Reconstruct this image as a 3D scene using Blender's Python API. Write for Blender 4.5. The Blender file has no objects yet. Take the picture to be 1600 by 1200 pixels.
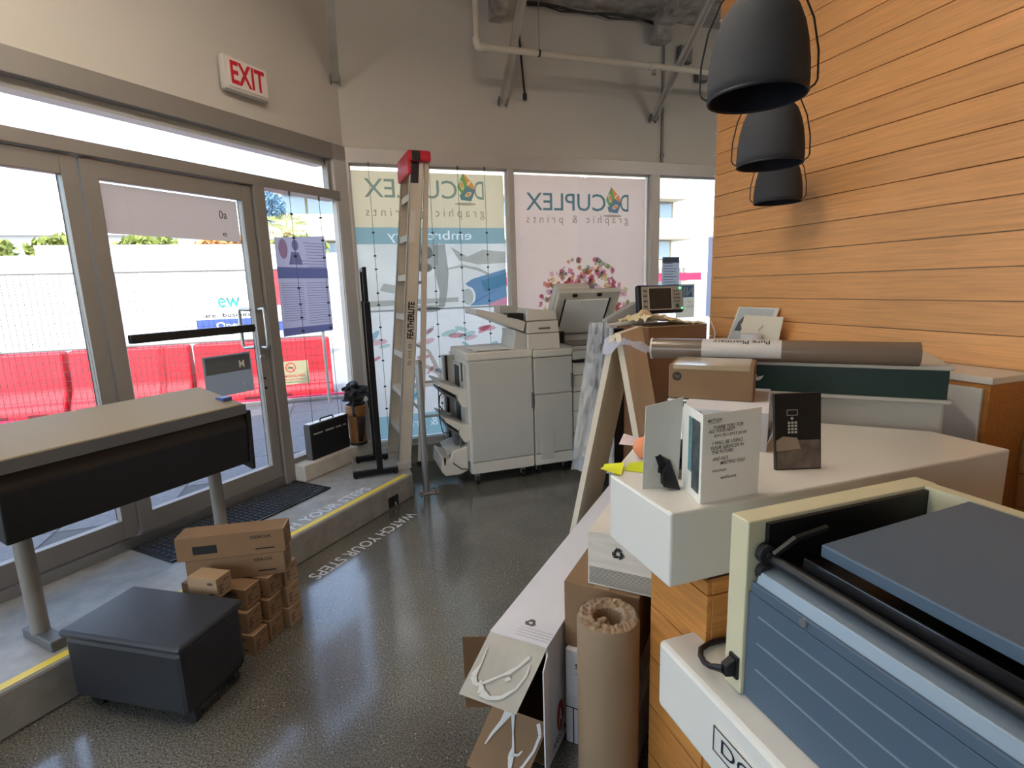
import bpy, bmesh, math, random
from mathutils import Matrix, Vector, noise
random.seed(7)
S = bpy.context.scene
COL = S.collection
PI = math.pi
R2 = math.sqrt(.5)

# ------------------------------------------------------------------ camera
F_PX, PITCH, ROLL, YAW, EYE = 825., math.radians(10.45), math.radians(1.83), math.radians(18.3), 1.58
fh = Vector((math.sin(YAW), math.cos(YAW), 0)); r0 = Vector((math.cos(YAW), -math.sin(YAW), 0)); zz = Vector((0, 0, 1))
fw = fh*math.cos(PITCH) - zz*math.sin(PITCH); u0 = fh*math.sin(PITCH) + zz*math.cos(PITCH)
cr = r0*math.cos(ROLL) - u0*math.sin(ROLL); cu_ = r0*math.sin(ROLL) + u0*math.cos(ROLL)
cam = bpy.data.cameras.new('camera'); camo = bpy.data.objects.new('camera', cam); COL.objects.link(camo)
m = Matrix((cr, cu_, -fw)).transposed().to_4x4(); m.translation = (0, 0, EYE)
camo.matrix_world = m
cam.sensor_fit = 'HORIZONTAL'; cam.sensor_width = 36; cam.lens = 36*F_PX/1600; cam.clip_start = .02; cam.clip_end = 300
S.camera = camo

# ------------------------------------------------------------------ light
w = bpy.data.worlds.new('sky'); S.world = w; w.use_nodes = True
nt = w.node_tree; bg = nt.nodes['Background']
sky = nt.nodes.new('ShaderNodeTexSky'); sky.sky_type = 'NISHITA'; sky.sun_disc = False
sky.sun_elevation = math.radians(48); sky.sun_rotation = math.radians(200); sky.altitude = 50; sky.air_density = 1.0; sky.dust_density = 1.2; sky.ozone_density = 1
hz = nt.nodes.new('ShaderNodeHueSaturation'); hz.inputs['Saturation'].default_value = .8; nt.links.new(sky.outputs[0], hz.inputs['Color']); nt.links.new(hz.outputs[0], bg.inputs[0]); bg.inputs[1].default_value = .30
sl = bpy.data.lights.new('sun', 'SUN'); sl.energy = 1.6; sl.angle = .009; sl.color = (1, .95, .86)
so = bpy.data.objects.new('sun', sl); COL.objects.link(so)
so.rotation_euler = (math.radians(42), 0, math.radians(-14))
S.view_settings.view_transform = 'Standard'; S.view_settings.look = 'None'
S.view_settings.exposure = 1.6; S.view_settings.gamma = 1.0; S.view_settings.use_curve_mapping = False

# ------------------------------------------------------------------ materials
def lin(c):
    f = lambda v: v/12.92 if v <= .04045 else ((v+.055)/1.055)**2.4
    return tuple(f(v/255.) for v in c[:3]) + (1,)
MATS = {}
def mat(name, c=(128, 128, 128), rough=.6, metal=0, var=0, vscale=8, bump=0, bscale=60, stretch=None, emit=0, coat=0, alpha=1, spec=.5):
    if name in MATS: return MATS[name]
    M = bpy.data.materials.new(name); M.use_nodes = True; n = M.node_tree; b = n.nodes['Principled BSDF']
    col = lin(c); b.inputs['Base Color'].default_value = col
    b.inputs['Roughness'].default_value = rough; b.inputs['Metallic'].default_value = metal
    b.inputs['Specular IOR Level'].default_value = spec
    if coat: b.inputs['Coat Weight'].default_value = coat; b.inputs['Coat Roughness'].default_value = .15
    if alpha < 1: b.inputs['Alpha'].default_value = alpha
    tc = n.nodes.new('ShaderNodeTexCoord'); mp = n.nodes.new('ShaderNodeMapping'); n.links.new(tc.outputs['Object'], mp.inputs[0])
    if stretch: mp.inputs['Scale'].default_value = stretch
    if var:
        t = n.nodes.new('ShaderNodeTexNoise'); t.inputs['Scale'].default_value = vscale; t.inputs['Detail'].default_value = 6
        n.links.new(mp.outputs[0], t.inputs[0])
        r = n.nodes.new('ShaderNodeValToRGB'); r.color_ramp.elements[0].position = .3; r.color_ramp.elements[1].position = .7
        r.color_ramp.elements[0].color = tuple(v*(1-var) for v in col[:3])+(1,); r.color_ramp.elements[1].color = tuple(min(1, v*(1+var)) for v in col[:3])+(1,)
        n.links.new(t.outputs[0], r.inputs[0]); n.links.new(r.outputs[0], b.inputs['Base Color'])
    if bump:
        t2 = n.nodes.new('ShaderNodeTexNoise'); t2.inputs['Scale'].default_value = bscale; t2.inputs['Detail'].default_value = 4
        n.links.new(mp.outputs[0], t2.inputs[0])
        bp = n.nodes.new('ShaderNodeBump'); bp.inputs['Strength'].default_value = bump; bp.inputs['Distance'].default_value = .01
        n.links.new(t2.outputs[0], bp.inputs['Height']); n.links.new(bp.outputs[0], b.inputs['Normal'])
    if emit:
        b.inputs['Emission Color'].default_value = col; b.inputs['Emission Strength'].default_value = emit
    MATS[name] = M; return M
def film(name, c, tl=.6, clear=0, var=0, vscale=3):
    """printed translucent film: diffuse + light passing through"""
    if name in MATS: return MATS[name]
    M = bpy.data.materials.new(name); M.use_nodes = True; n = M.node_tree; n.nodes.clear()
    o = n.nodes.new('ShaderNodeOutputMaterial'); d = n.nodes.new('ShaderNodeBsdfDiffuse'); t = n.nodes.new('ShaderNodeBsdfTranslucent')
    mx = n.nodes.new('ShaderNodeMixShader'); mx.inputs[0].default_value = tl
    for s in (d, t): s.inputs[0].default_value = lin(c)
    if var:
        tx = n.nodes.new('ShaderNodeTexNoise'); tx.inputs['Scale'].default_value = vscale; tc = n.nodes.new('ShaderNodeTexCoord'); n.links.new(tc.outputs['Object'], tx.inputs[0])
        r = n.nodes.new('ShaderNodeValToRGB'); col = lin(c); r.color_ramp.elements[0].position = .35; r.color_ramp.elements[1].position = .65
        r.color_ramp.elements[0].color = tuple(v*(1-var) for v in col[:3])+(1,); r.color_ramp.elements[1].color = tuple(min(1, v*(1+var)) for v in col[:3])+(1,)
        n.links.new(tx.outputs[0], r.inputs[0])
        for s in (d, t): n.links.new(r.outputs[0], s.inputs[0])
    n.links.new(d.outputs[0], mx.inputs[1]); n.links.new(t.outputs[0], mx.inputs[2])
    out = mx
    if clear:
        tr = n.nodes.new('ShaderNodeBsdfTransparent'); m2 = n.nodes.new('ShaderNodeMixShader'); m2.inputs[0].default_value = clear
        n.links.new(mx.outputs[0], m2.inputs[1]); n.links.new(tr.outputs[0], m2.inputs[2]); out = m2
    n.links.new(out.outputs[0], o.inputs[0]); MATS[name] = M; return M
def glass(name, tint=(250, 252, 252), rough=.0, refl=1.0):
    if name in MATS: return MATS[name]
    M = bpy.data.materials.new(name); M.use_nodes = True; n = M.node_tree; n.nodes.clear()
    o = n.nodes.new('ShaderNodeOutputMaterial'); t = n.nodes.new('ShaderNodeBsdfTransparent'); t.inputs[0].default_value = lin(tint)
    g = n.nodes.new('ShaderNodeBsdfGlossy'); g.inputs['Roughness'].default_value = rough
    lw = n.nodes.new('ShaderNodeLayerWeight'); lw.inputs[0].default_value = .5; pw_ = n.nodes.new('ShaderNodeMath'); pw_.operation = 'POWER'; pw_.inputs[1].default_value = 5; n.links.new(lw.outputs['Facing'], pw_.inputs[0])
    fr = n.nodes.new('ShaderNodeMath'); fr.operation = 'MULTIPLY_ADD'; fr.inputs[1].default_value = .9; fr.inputs[2].default_value = .03; n.links.new(pw_.outputs[0], fr.inputs[0])
    mx = n.nodes.new('ShaderNodeMixShader'); n.links.new(fr.outputs[0], mx.inputs[0]); n.links.new(t.outputs[0], mx.inputs[1]); n.links.new(g.outputs[0], mx.inputs[2])
    n.links.new(mx.outputs[0], o.inputs[0]); MATS[name] = M; return M
def wood(name, c, stretch, dark=.72):
    M = bpy.data.materials.new(name); M.use_nodes = True; n = M.node_tree; b = n.nodes['Principled BSDF']
    tc = n.nodes.new('ShaderNodeTexCoord'); mp = n.nodes.new('ShaderNodeMapping'); mp.inputs['Scale'].default_value = stretch
    oi = n.nodes.new('ShaderNodeObjectInfo'); ad = n.nodes.new('ShaderNodeVectorMath'); ad.operation = 'ADD'
    ml = n.nodes.new('ShaderNodeMath'); ml.operation = 'MULTIPLY'; ml.inputs[1].default_value = 37
    n.links.new(oi.outputs['Random'], ml.inputs[0]); n.links.new(tc.outputs['Object'], ad.inputs[0]); n.links.new(ml.outputs[0], ad.inputs[1]); n.links.new(ad.outputs[0], mp.inputs[0])
    t = n.nodes.new('ShaderNodeTexNoise'); t.inputs['Scale'].default_value = 6; t.inputs['Detail'].default_value = 8; t.inputs['Roughness'].default_value = .65; n.links.new(mp.outputs[0], t.inputs[0])
    r = n.nodes.new('ShaderNodeValToRGB'); cc = lin(c); r.color_ramp.elements[0].position = .3; r.color_ramp.elements[1].position = .72
    r.color_ramp.elements[0].color = tuple(v*dark for v in cc[:3])+(1,); r.color_ramp.elements[1].color = tuple(min(1, v*1.18) for v in cc[:3])+(1,)
    n.links.new(t.outputs[0], r.inputs[0])
    hs = n.nodes.new('ShaderNodeHueSaturation'); mr = n.nodes.new('ShaderNodeMapRange'); mr.inputs[3].default_value = .88; mr.inputs[4].default_value = 1.1
    n.links.new(oi.outputs['Random'], mr.inputs[0]); n.links.new(mr.outputs[0], hs.inputs['Value']); n.links.new(r.outputs[0], hs.inputs['Color'])
    n.links.new(hs.outputs[0], b.inputs['Base Color']); b.inputs['Roughness'].default_value = .45
    MATS[name] = M; return M

# ------------------------------------------------------------------ mesh helpers
class MB:
    def __init__(s): s.bm = bmesh.new()
    def box(s, lo, hi, M=None):
        vs = [s.bm.verts.new((x, y, z)) for x in (lo[0], hi[0]) for y in (lo[1], hi[1]) for z in (lo[2], hi[2])]
        if M is not None:
            for v in vs: v.co = M @ v.co
        for f in ((0, 1, 3, 2), (4, 6, 7, 5), (0, 4, 5, 1), (2, 3, 7, 6), (0, 2, 6, 4), (1, 5, 7, 3)): s.bm.faces.new([vs[i] for i in f])
        return s
    def boxc(s, c, sz, rx=0, ry=0, rz=0):
        M = Matrix.Translation(c) @ Matrix.Rotation(rz, 4, 'Z') @ Matrix.Rotation(ry, 4, 'Y') @ Matrix.Rotation(rx, 4, 'X')
        h = [v/2 for v in sz]; return s.box([-v for v in h], h, M)
    def hexa(s, pts):
        """8 corner points: bottom 4 ccw, top 4 ccw"""
        v = [s.bm.verts.new(p) for p in pts]
        for f in ((3, 2, 1, 0), (4, 5, 6, 7), (0, 1, 5, 4), (1, 2, 6, 5), (2, 3, 7, 6), (3, 0, 4, 7)): s.bm.faces.new([v[i] for i in f])
        return s
    def poly(s, pts):
        s.bm.faces.new([s.bm.verts.new(p) for p in pts]); return s
    def prism(s, pts, vec):
        vec = Vector(vec); a = [s.bm.verts.new(p) for p in pts]; b = [s.bm.verts.new(Vector(p)+vec) for p in pts]
        s.bm.faces.new(a); s.bm.faces.new(b[::-1]); n = len(a)
        for i in range(n): s.bm.faces.new((a[i], b[i], b[(i+1) % n], a[(i+1) % n]))
        return s
    def cyl(s, p0, p1, ra, rb=None, seg=16, caps=True):
        rb = ra if rb is None else rb
        p0, p1 = Vector(p0), Vector(p1); d = (p1-p0).normalized(); a = d.orthogonal().normalized(); b = d.cross(a)
        c = [[s.bm.verts.new(p+(a*math.cos(2*PI*i/seg)+b*math.sin(2*PI*i/seg))*r) for i in range(seg)] for p, r in ((p0, ra), (p1, rb))]
        for i in range(seg): s.bm.faces.new((c[0][i], c[0][(i+1) % seg], c[1][(i+1) % seg], c[1][i]))
        if caps: s.bm.faces.new(c[0][::-1]); s.bm.faces.new(c[1])
        return s
    def tube(s, pts, r, seg=8):
        pts = [Vector(p) for p in pts]; rings = []; a = None
        for i, p in enumerate(pts):
            d = (pts[min(i+1, len(pts)-1)]-pts[max(i-1, 0)]).normalized()
            a = d.orthogonal().normalized() if a is None else (a - d*a.dot(d)).normalized()
            b = d.cross(a); rr = r[i] if isinstance(r, (list, tuple)) else r
            rings.append([s.bm.verts.new(p+(a*math.cos(2*PI*k/seg)+b*math.sin(2*PI*k/seg))*rr) for k in range(seg)])
        for A, B in zip(rings, rings[1:]):
            for k in range(seg): s.bm.faces.new((A[k], A[(k+1) % seg], B[(k+1) % seg], B[k]))
        s.bm.faces.new(rings[0][::-1]); s.bm.faces.new(rings[-1]); return s
    def lathe(s, prof, c=(0, 0, 0), seg=32, jit=None):
        rings = []
        for k, (r, z) in enumerate(prof):
            rings.append([s.bm.verts.new((c[0]+(r+(jit(k, i)[0] if jit else 0))*math.cos(2*PI*i/seg), c[1]+(r+(jit(k, i)[0] if jit else 0))*math.sin(2*PI*i/seg), c[2]+z+(jit(k, i)[1] if jit else 0))) for i in range(seg)])
        for A, B in zip(rings, rings[1:]):
            for i in range(seg): s.bm.faces.new((A[i], A[(i+1) % seg], B[(i+1) % seg], B[i]))
        return s
    def grid(s, fn, nu, nv):
        g = [[s.bm.verts.new(fn(u/nu, v/nv)) for v in range(nv+1)] for u in range(nu+1)]
        for i in range(nu):
            for j in range(nv): s.bm.faces.new((g[i][j], g[i+1][j], g[i+1][j+1], g[i][j+1]))
        return s
    def blob(s, c, r, seg=10, amp=.25, sc=3, sq=(1, 1, 1)):
        c = Vector(c); n0 = len(s.bm.verts)
        ret = bmesh.ops.create_icosphere(s.bm, subdivisions=2, radius=1)
        for v in ret['verts']:
            d = v.co.normalized(); k = 1+amp*noise.noise(d*sc+c*7)
            v.co = c + Vector((d.x*sq[0], d.y*sq[1], d.z*sq[2]))*r*k
        return s
    def done(s, bevel=0, seg=2):
        if bevel:
            bmesh.ops.remove_doubles(s.bm, verts=s.bm.verts, dist=1e-6)
            es = [e for e in s.bm.edges if len(e.link_faces) == 2 and e.calc_face_angle(0) > .4]
            bmesh.ops.bevel(s.bm, geom=es, offset=bevel, segments=seg, affect='EDGES', profile=.5)
        bmesh.ops.recalc_face_normals(s.bm, faces=s.bm.faces)
        return s
def obj(name, b, mt, parent=None, M=None, world=False, smooth=False, bevel=0, label=None, kind=None, thick=0):
    if isinstance(b, MB):
        b.done(bevel); me = bpy.data.meshes.new(name); b.bm.to_mesh(me); b.bm.free()
    else: me = b
    o = bpy.data.objects.new(name, me); COL.objects.link(o)
    for x in (mt if isinstance(mt, (list, tuple)) else [mt]):
        if x and x.name not in [k.name for k in me.materials if k]: me.materials.append(x)
    if parent is not None:
        o.parent = parent
        if world:
            root = parent
            while root.parent: root = root.parent
            me.transform(root.matrix_world.inverted())
    elif M is not None: o.matrix_world = M
    else:   # origin at the base centre
        xs = [v.co for v in me.vertices]
        if xs:
            c = Vector(((min(v.x for v in xs)+max(v.x for v in xs))/2, (min(v.y for v in xs)+max(v.y for v in xs))/2, min(v.z for v in xs)))
            me.transform(Matrix.Translation(-c)); o.location = c; o.matrix_world = Matrix.Translation(c)
    if smooth:
        for p in me.polygons: p.use_smooth = True
        try: me.set_sharp_from_angle(angle=.7)
        except Exception: pass
    if thick:
        md = o.modifiers.new('thickness', 'SOLIDIFY'); md.thickness = thick
    if label: o['label'] = label
    if kind: o['kind'] = kind
    return o
def tag(o, label, cat, group=None, kind=None):
    o['label'] = label; o['category'] = cat
    if group: o['group'] = group
    if kind: o['kind'] = kind
    return o
def thing(name, label, cat, loc=(0, 0, 0), rz=0, group=None):
    o = bpy.data.objects.new(name, None); COL.objects.link(o); o.empty_display_size = .1
    o.matrix_world = Matrix.Translation(loc) @ Matrix.Rotation(rz, 4, 'Z')
    return tag(o, label, cat, group)
def struct(name, b, mt, M=None, parent=None, **k):
    o = obj(name, b, mt, parent, M, **k)
    if parent is None: o['kind'] = 'structure'
    return o
def copy_tree(o, parent=None):
    c = o.copy(); COL.objects.link(c); c.parent = parent
    for ch in list(o.children): copy_tree(ch, c)
    return c
_txt = {}
def glyphs(s, bold=0):
    k = (s, bold)
    if k not in _txt:
        cu = bpy.data.curves.new('t', 'FONT'); cu.body = s; cu.resolution_u = 3; cu.offset = bold
        ob = bpy.data.objects.new('t', cu); COL.objects.link(ob); dg = bpy.context.evaluated_depsgraph_get()
        me = bpy.data.meshes.new_from_object(ob.evaluated_get(dg))
        vs = [(v.co.x, v.co.y) for v in me.vertices]; fs = [tuple(p.vertices) for p in me.polygons]
        bpy.data.objects.remove(ob); bpy.data.curves.remove(cu); bpy.data.meshes.remove(me)
        _txt[k] = (vs, fs)
    return _txt[k]
def text(b, s, o, u, v, wd, ht, bold=0, shear=0, fn=None, full=None):
    """flat lettering filling wd x ht on the plane o + u*x + v*y"""
    vs, fs = glyphs(s, bold); x0 = min(p[0] for p in vs); x1 = max(p[0] for p in vs)
    y0 = min(p[1] for p in vs); y1 = max(p[1] for p in vs)
    o, u, v = Vector(o), Vector(u).normalized(), Vector(v).normalized()
    if wd is None: wd = ht*(x1-x0)/(y1-y0)
    nv = []
    for (x, y) in vs:
        a = (x-x0)/(x1-x0)*wd; c = (y-y0)/(y1-y0)*ht; a += shear*c
        nv.append(b.bm.verts.new(fn(a, c) if fn else o+u*a+v*c))
    for f in fs:
        try: b.bm.faces.new([nv[i] for i in f])
        except ValueError: pass
    return b
def rect(b, o, u, v, x0, y0, x1, y1):
    o, u, v = Vector(o), Vector(u).normalized(), Vector(v).normalized()
    return b.poly([o+u*x0+v*y0, o+u*x1+v*y0, o+u*x1+v*y1, o+u*x0+v*y1])
def disc(b, o, u, v, cx, cy, rx, ry=None, seg=20, rot=0):
    ry = ry or rx; o, u, v = Vector(o), Vector(u).normalized(), Vector(v).normalized(); P = []
    for i in range(seg):
        a = 2*PI*i/seg; x = rx*math.cos(a); y = ry*math.sin(a)
        P.append(o+u*(cx+x*math.cos(rot)-y*math.sin(rot))+v*(cy+x*math.sin(rot)+y*math.cos(rot)))
    return b.poly(P)
def recycle(b, o, u, v, cx, cy, r):
    o, u, v = Vector(o), Vector(u).normalized(), Vector(v).normalized()
    V = [Vector((math.cos(PI/2+k*2*PI/3), math.sin(PI/2+k*2*PI/3))) for k in range(3)]
    for k in range(3):
        A, B = V[k], V[(k+1) % 3]; d = B-A; n_ = -(A+B).normalized()
        W_ = lambda p: o+u*(cx+p.x*r)+v*(cy+p.y*r)
        b.poly([W_(A+d*.16), W_(A+d*.56), W_(A+d*.56+n_*.30), W_(A+d*.30+n_*.30)])
        b.poly([W_(A+d*.58-n_*.16), W_(A+d*.86+n_*.14), W_(A+d*.58+n_*.46)])
    return b

LW = Matrix.Translation((.19, 4.763, 0)) @ Matrix.Rotation(math.radians(225), 4, 'Z')   # local x along door wall, y into the room
DK = Matrix.Rotation(math.radians(45), 4, 'Z')                                            # local x (1,1), y (-1,1)
YB = 4.763

M_wall = mat('painted drywall', (196, 191, 182), .85, var=.03, vscale=1.5, bump=.03, bscale=120)
M_alu = mat('brushed aluminium frame', (190, 185, 180), .45, .1, var=.05, vscale=3)
M_alu_d = mat('dull aluminium', (138, 133, 128), .45, .15)
M_glass = glass('window glass')
M_conc = mat('concrete step', (150, 148, 142), .5, var=.16, vscale=14, bump=.05, bscale=90)
M_ceil = mat('sprayed fireproofing', (168, 163, 155), .95, var=.4, vscale=9, bump=1.0, bscale=26)
M_white = mat('white laminate', (222, 220, 212), .35, var=.015, vscale=2)
M_kraft = mat('kraft cardboard', (136, 106, 76), .85, var=.06, vscale=5)
M_kraft2 = mat('pale kraft cardboard', (166, 138, 106), .85, var=.06, vscale=4)
M_wcard = mat('white coated cardboard', (220, 220, 226), .7, var=.03, vscale=6)
M_gcard = mat('grey ribbed cardboard', (216, 207, 194), .75, var=.12, vscale=5, stretch=(1, 1, 9))
M_black = mat('black plastic', (18, 18, 19), .45)
M_blackm = mat('black powder coated metal', (14, 14, 16), .4, .3)
M_dark = mat('dark rubber', (30, 30, 32), .8)
M_ink = mat('black print ink', (22, 22, 24), .7)
M_paper = mat('white paper', (226, 224, 218), .8)
M_cop = mat('copier grey plastic', (202, 197, 187), .5, var=.02, vscale=3)
M_cop2 = mat('copier mid grey panel', (178, 176, 170), .5, var=.02, vscale=3)
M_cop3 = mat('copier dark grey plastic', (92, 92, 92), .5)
M_steel = mat('satin steel', (168, 168, 166), .33, .85)
M_red = mat('red plastic', (196, 24, 44), .5)
# ================================================================== THE SHELL
# ---- floor: polished concrete with speckle
Mf = bpy.data.materials.new('polished concrete'); Mf.use_nodes = True; n = Mf.node_tree; b = n.nodes['Principled BSDF']
tc = n.nodes.new('ShaderNodeTexCoord')
def _noise(sc, det, lo, hi, c0, c1):
    t = n.nodes.new('ShaderNodeTexNoise'); t.inputs['Scale'].default_value = sc; t.inputs['Detail'].default_value = det; n.links.new(tc.outputs['Object'], t.inputs[0])
    r = n.nodes.new('ShaderNodeValToRGB'); r.color_ramp.elements[0].position = lo; r.color_ramp.elements[1].position = hi
    r.color_ramp.elements[0].color = c0; r.color_ramp.elements[1].color = c1; n.links.new(t.outputs[0], r.inputs[0]); return r
big = _noise(1.3, 5, .35, .7, lin((92, 90, 84)), lin((126, 123, 114)))
fine = _noise(150, 4, .38, .66, (.36, .36, .36, 1), (1.4, 1.38, 1.3, 1))
mu = n.nodes.new('ShaderNodeMixRGB'); mu.blend_type = 'MULTIPLY'; mu.inputs[0].default_value = 1; n.links.new(big.outputs[0], mu.inputs[1]); n.links.new(fine.outputs[0], mu.inputs[2])
vo = n.nodes.new('ShaderNodeTexVoronoi'); vo.inputs['Scale'].default_value = 42; n.links.new(tc.outputs['Object'], vo.inputs[0])
vr = n.nodes.new('ShaderNodeValToRGB'); vr.color_ramp.elements[0].position = .05; vr.color_ramp.elements[1].position = .11; vr.color_ramp.elements[0].color = (1, 1, 1, 1); vr.color_ramp.elements[1].color = (0, 0, 0, 1)
n.links.new(vo.outputs['Distance'], vr.inputs[0])
vm = n.nodes.new('ShaderNodeMixRGB'); n.links.new(vr.outputs[0], vm.inputs[0]); n.links.new(mu.outputs[0], vm.inputs[1]); n.links.new(vo.outputs['Color'], vm.inputs[2])
hv = n.nodes.new('ShaderNodeHueSaturation'); hv.inputs['Saturation'].default_value = .12; hv.inputs['Value'].default_value = .75; n.links.new(vo.outputs['Color'], hv.inputs['Color']); n.links.new(hv.outputs[0], vm.inputs[2])
n.links.new(vm.outputs[0], b.inputs['Base Color']); b.inputs['Roughness'].default_value = .2; b.inputs['Specular IOR Level'].default_value = .8; b.inputs['Coat Weight'].default_value = .7; b.inputs['Coat Roughness'].default_value = .1
PLAN = [(-3.9, .87), (-3.9, -4.2), (6.2, -4.2), (6.2, 4.98), (.03, 4.98), (.03, 4.80)]
struct('floor', MB().prism([(x, y, 0) for x, y in PLAN], (0, 0, -.12)), Mf)
struct('ceiling', MB().prism([(x, y, 4.0) for x, y in PLAN], (0, 0, .25)), M_ceil)
# ---- raised entry step
st = MB(); e = lambda x: (x, x+3.47)
kx, ky = .19, YB
st.prism([(-3.6, -3.6+3.47, 0), (.47, 3.94, 0), (.47, YB, 0), (.19, YB, 0), (-3.6, -3.6+4.573, 0)], (0, 0, .185))
struct('floor_step', st, M_conc, bevel=.012)
# ---- back wall: drywall over glazing
struct('wall_back', MB().box((.17, YB, 2.735), (6.2, YB+.22, 4.0)).box((.19, YB, -.1), (6.2, YB+.2, .185)), M_wall)
struct('wall_left', MB().box((-.09, -.22, 2.735), (5.4, 0, 4.0)).box((3.9, -.22, 0), (5.4, 0, 2.735)), M_wall, LW)
struct('wall_west', MB().box((-3.9, -4, 2.735), (-3.62, 1.0, 4.0)).box((-3.9, -4, 0), (-3.62, 1.0, .2)).box((-3.9, .8, .2), (-3.62, 1.0, 2.735)).box((-3.9, -4, .2), (-3.62, -3.8, 2.735)), M_wall)
ww = struct('added_window_3', MB().box((-3.8, -3.8, .2), (-3.7, -3.74, 2.735)).box((-3.8, -2.3, .2), (-3.7, -2.22, 2.735)).box((-3.8, -.78, .2), (-3.7, -.7, 2.735)).box((-3.8, .74, .2), (-3.7, .8, 2.735)).box((-3.8, -3.8, .2), (-3.7, .8, .26)).box((-3.8, -3.8, 2.67), (-3.7, .8, 2.735)), M_alu)  # window row added on the unseen west wall to let in more daylight
for a, c in ((-3.74, -2.3), (-2.22, -.78), (-.7, .74)): obj('window_pane', MB().box((-3.756, a, .26), (-3.75, c, 2.67)), M_glass, ww, world=True)
struct('wall_rear', MB().box((-3.9, -4.2, 0), (6.2, -4, 4.0)), M_wall)
struct('wall_right', MB().box((6.0, -4, 0), (6.2, YB+.2, 4.0)), M_wall)
struct('roof', MB().prism([(x, y, 4.25) for x, y in PLAN], (0, 0, .75)), M_conc)
# a drywall seam strip up the wall, where two sheets meet
struct('trim_1', MB().box((3.165, YB-.006, 2.735), (3.185, YB, 4.0)), M_wall)
# ---- window frames of the back wall
fr = MB()
fr.box((.13, YB-.03, 2.615), (5.9, YB+.09, 2.735)).box((.19, YB-.03, .185), (5.9, YB+.09, .235))
fr.box((1.588, YB-.035, .2), (1.645, YB+.09, 2.62)).box((3.075, YB-.035, .2), (3.175, YB+.09, 2.62)).box((4.6, YB-.035, .2), (4.68, YB+.09, 2.62))
fr.box((.19, YB-.03, .2), (.222, YB+.09, 2.62))
wf = struct('window_1', fr, M_alu, bevel=.004)
wl = struct('trim_2', MB().box((.19, YB-.07, .17), (5.9, YB, .19)).box((.5, YB-.02, 0), (5.9, YB, .17)), mat('sill cream paint', (190, 184, 172), .6))
for a, c in ((.222, 1.588), (1.645, 3.075), (3.175, 4.6), (4.68, 5.9)):
    obj('window_pane', MB().box((a, YB+.03, .235), (c, YB+.036, 2.615)), M_glass, wf, world=True)
    obj('glazing_bead', MB().box((a, YB+.012, .235), (a+.014, YB+.03, 2.615)).box((c-.014, YB+.012, .235), (c, YB+.03, 2.615)).box((a, YB+.012, 2.6), (c, YB+.03, 2.615)), mat('pale bead', (214, 212, 206), .5), wf, world=True)
# ---- corner post + door wall frames (local: x along wall, y into room)
struct('trim_3', MB().box((-.02, -.02, .185), (.155, .03, 2.735)).box((.115, .028, .185), (.15, .04, 2.3)), M_alu, LW, bevel=.004)
lf = MB()
lf.box((.0, -.1, 2.615), (4.0, .03, 2.735)).box((.12, -.09, 2.305), (4.0, .045, 2.375)).box((.155, -.08, .315), (.83, .02, .35))
lf.box((.842, -.09, .185), (.925, .045, 2.31)).box((2.93, -.09, .185), (3.02, .045, 2.31)).box((3.82, -.09, .185), (3.9, .045, 2.7))
lf.box((.155, -.06, 2.37), (.19, .0, 2.62))
lfo = struct('window_2', lf, M_alu_d, LW, bevel=.004)
for a, c, z0, z1 in ((.155, .842, .35, 2.305), (.19, 3.82, 2.375, 2.615), (3.02, 3.82, .35, 2.305)):
    obj('window_pane', MB().box((a, -.03, z0), (c, -.024, z1)), M_glass, lfo)
obj('inner_soffit', MB().box((.19, -.13, 2.565), (3.82, -.035, 2.615)), mat('pale bead'), lfo)
struct('trim_4', MB().box((.93, -.1, .185), (2.93, .03, .245)), M_steel, LW)
# ---- double glass door
def door(name, a, c, hinge_right):
    d = MB(); d.box((a, -.03, .25), (a+.075, .02, 2.3)).box((c-.075, -.03, .25), (c, .02, 2.3)).box((a+.075, -.03, .25), (c-.075, .02, .36)).box((a+.075, -.03, 2.2), (c-.075, .02, 2.3))
    o = struct(name, d, M_alu_d, LW, bevel=.004)
    obj('door_pane', MB().box((a+.075, -.008, .36), (c-.075, -.002, 2.2)), M_glass, o)
    return o
d1 = door('door_1', .932, 1.925, True); d2 = door('door_2', 1.935, 2.925, False)
for dn, side in ((d1, -1), (d2, -1)):
    x = .985 if dn is d1 else 2.87
    h = MB()
    h.tube([(x, .02, 1.48), (x, .075, 1.485), (x, .085, 1.46), (x, .085, 1.24), (x, .075, 1.215), (x, .02, 1.22)], .0125, 10)
    obj('pull_handle', h, M_steel, dn, smooth=True)
    h2 = MB(); h2.tube([(x+.02, -.03, 1.48), (x+.05, -.1, 1.485), (x+.05, -.11, 1.46), (x+.05, -.11, 1.24), (x+.05, -.1, 1.215), (x+.02, -.03, 1.22)], .0125, 10)
    obj('pull_handle', h2, M_steel, dn, smooth=True)
    obj('lock_cylinder', MB().cyl((x+.01, .02, 1.15), (x+.01, .032, 1.15), .02), M_steel, dn)
    obj('screw', MB().cyl((x+.01, .02, 1.0), (x+.01, .026, 1.0), .008).cyl((x+.01, .02, .93), (x+.01, .026, .93), .01), M_blackm, dn)
bar = MB().box((1.07, .05, 1.335), (1.85, .085, 1.385)).box((1.045, .02, 1.352), (1.075, .06, 1.366))
obj('push_bar', bar, M_black, d1, bevel=.006)
def lprint(b, t0, z0, t1, z1, n): return b.poly([(t0, n, z0), (t1, n, z0), (t1, n, z1), (t0, n, z1)])
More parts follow.
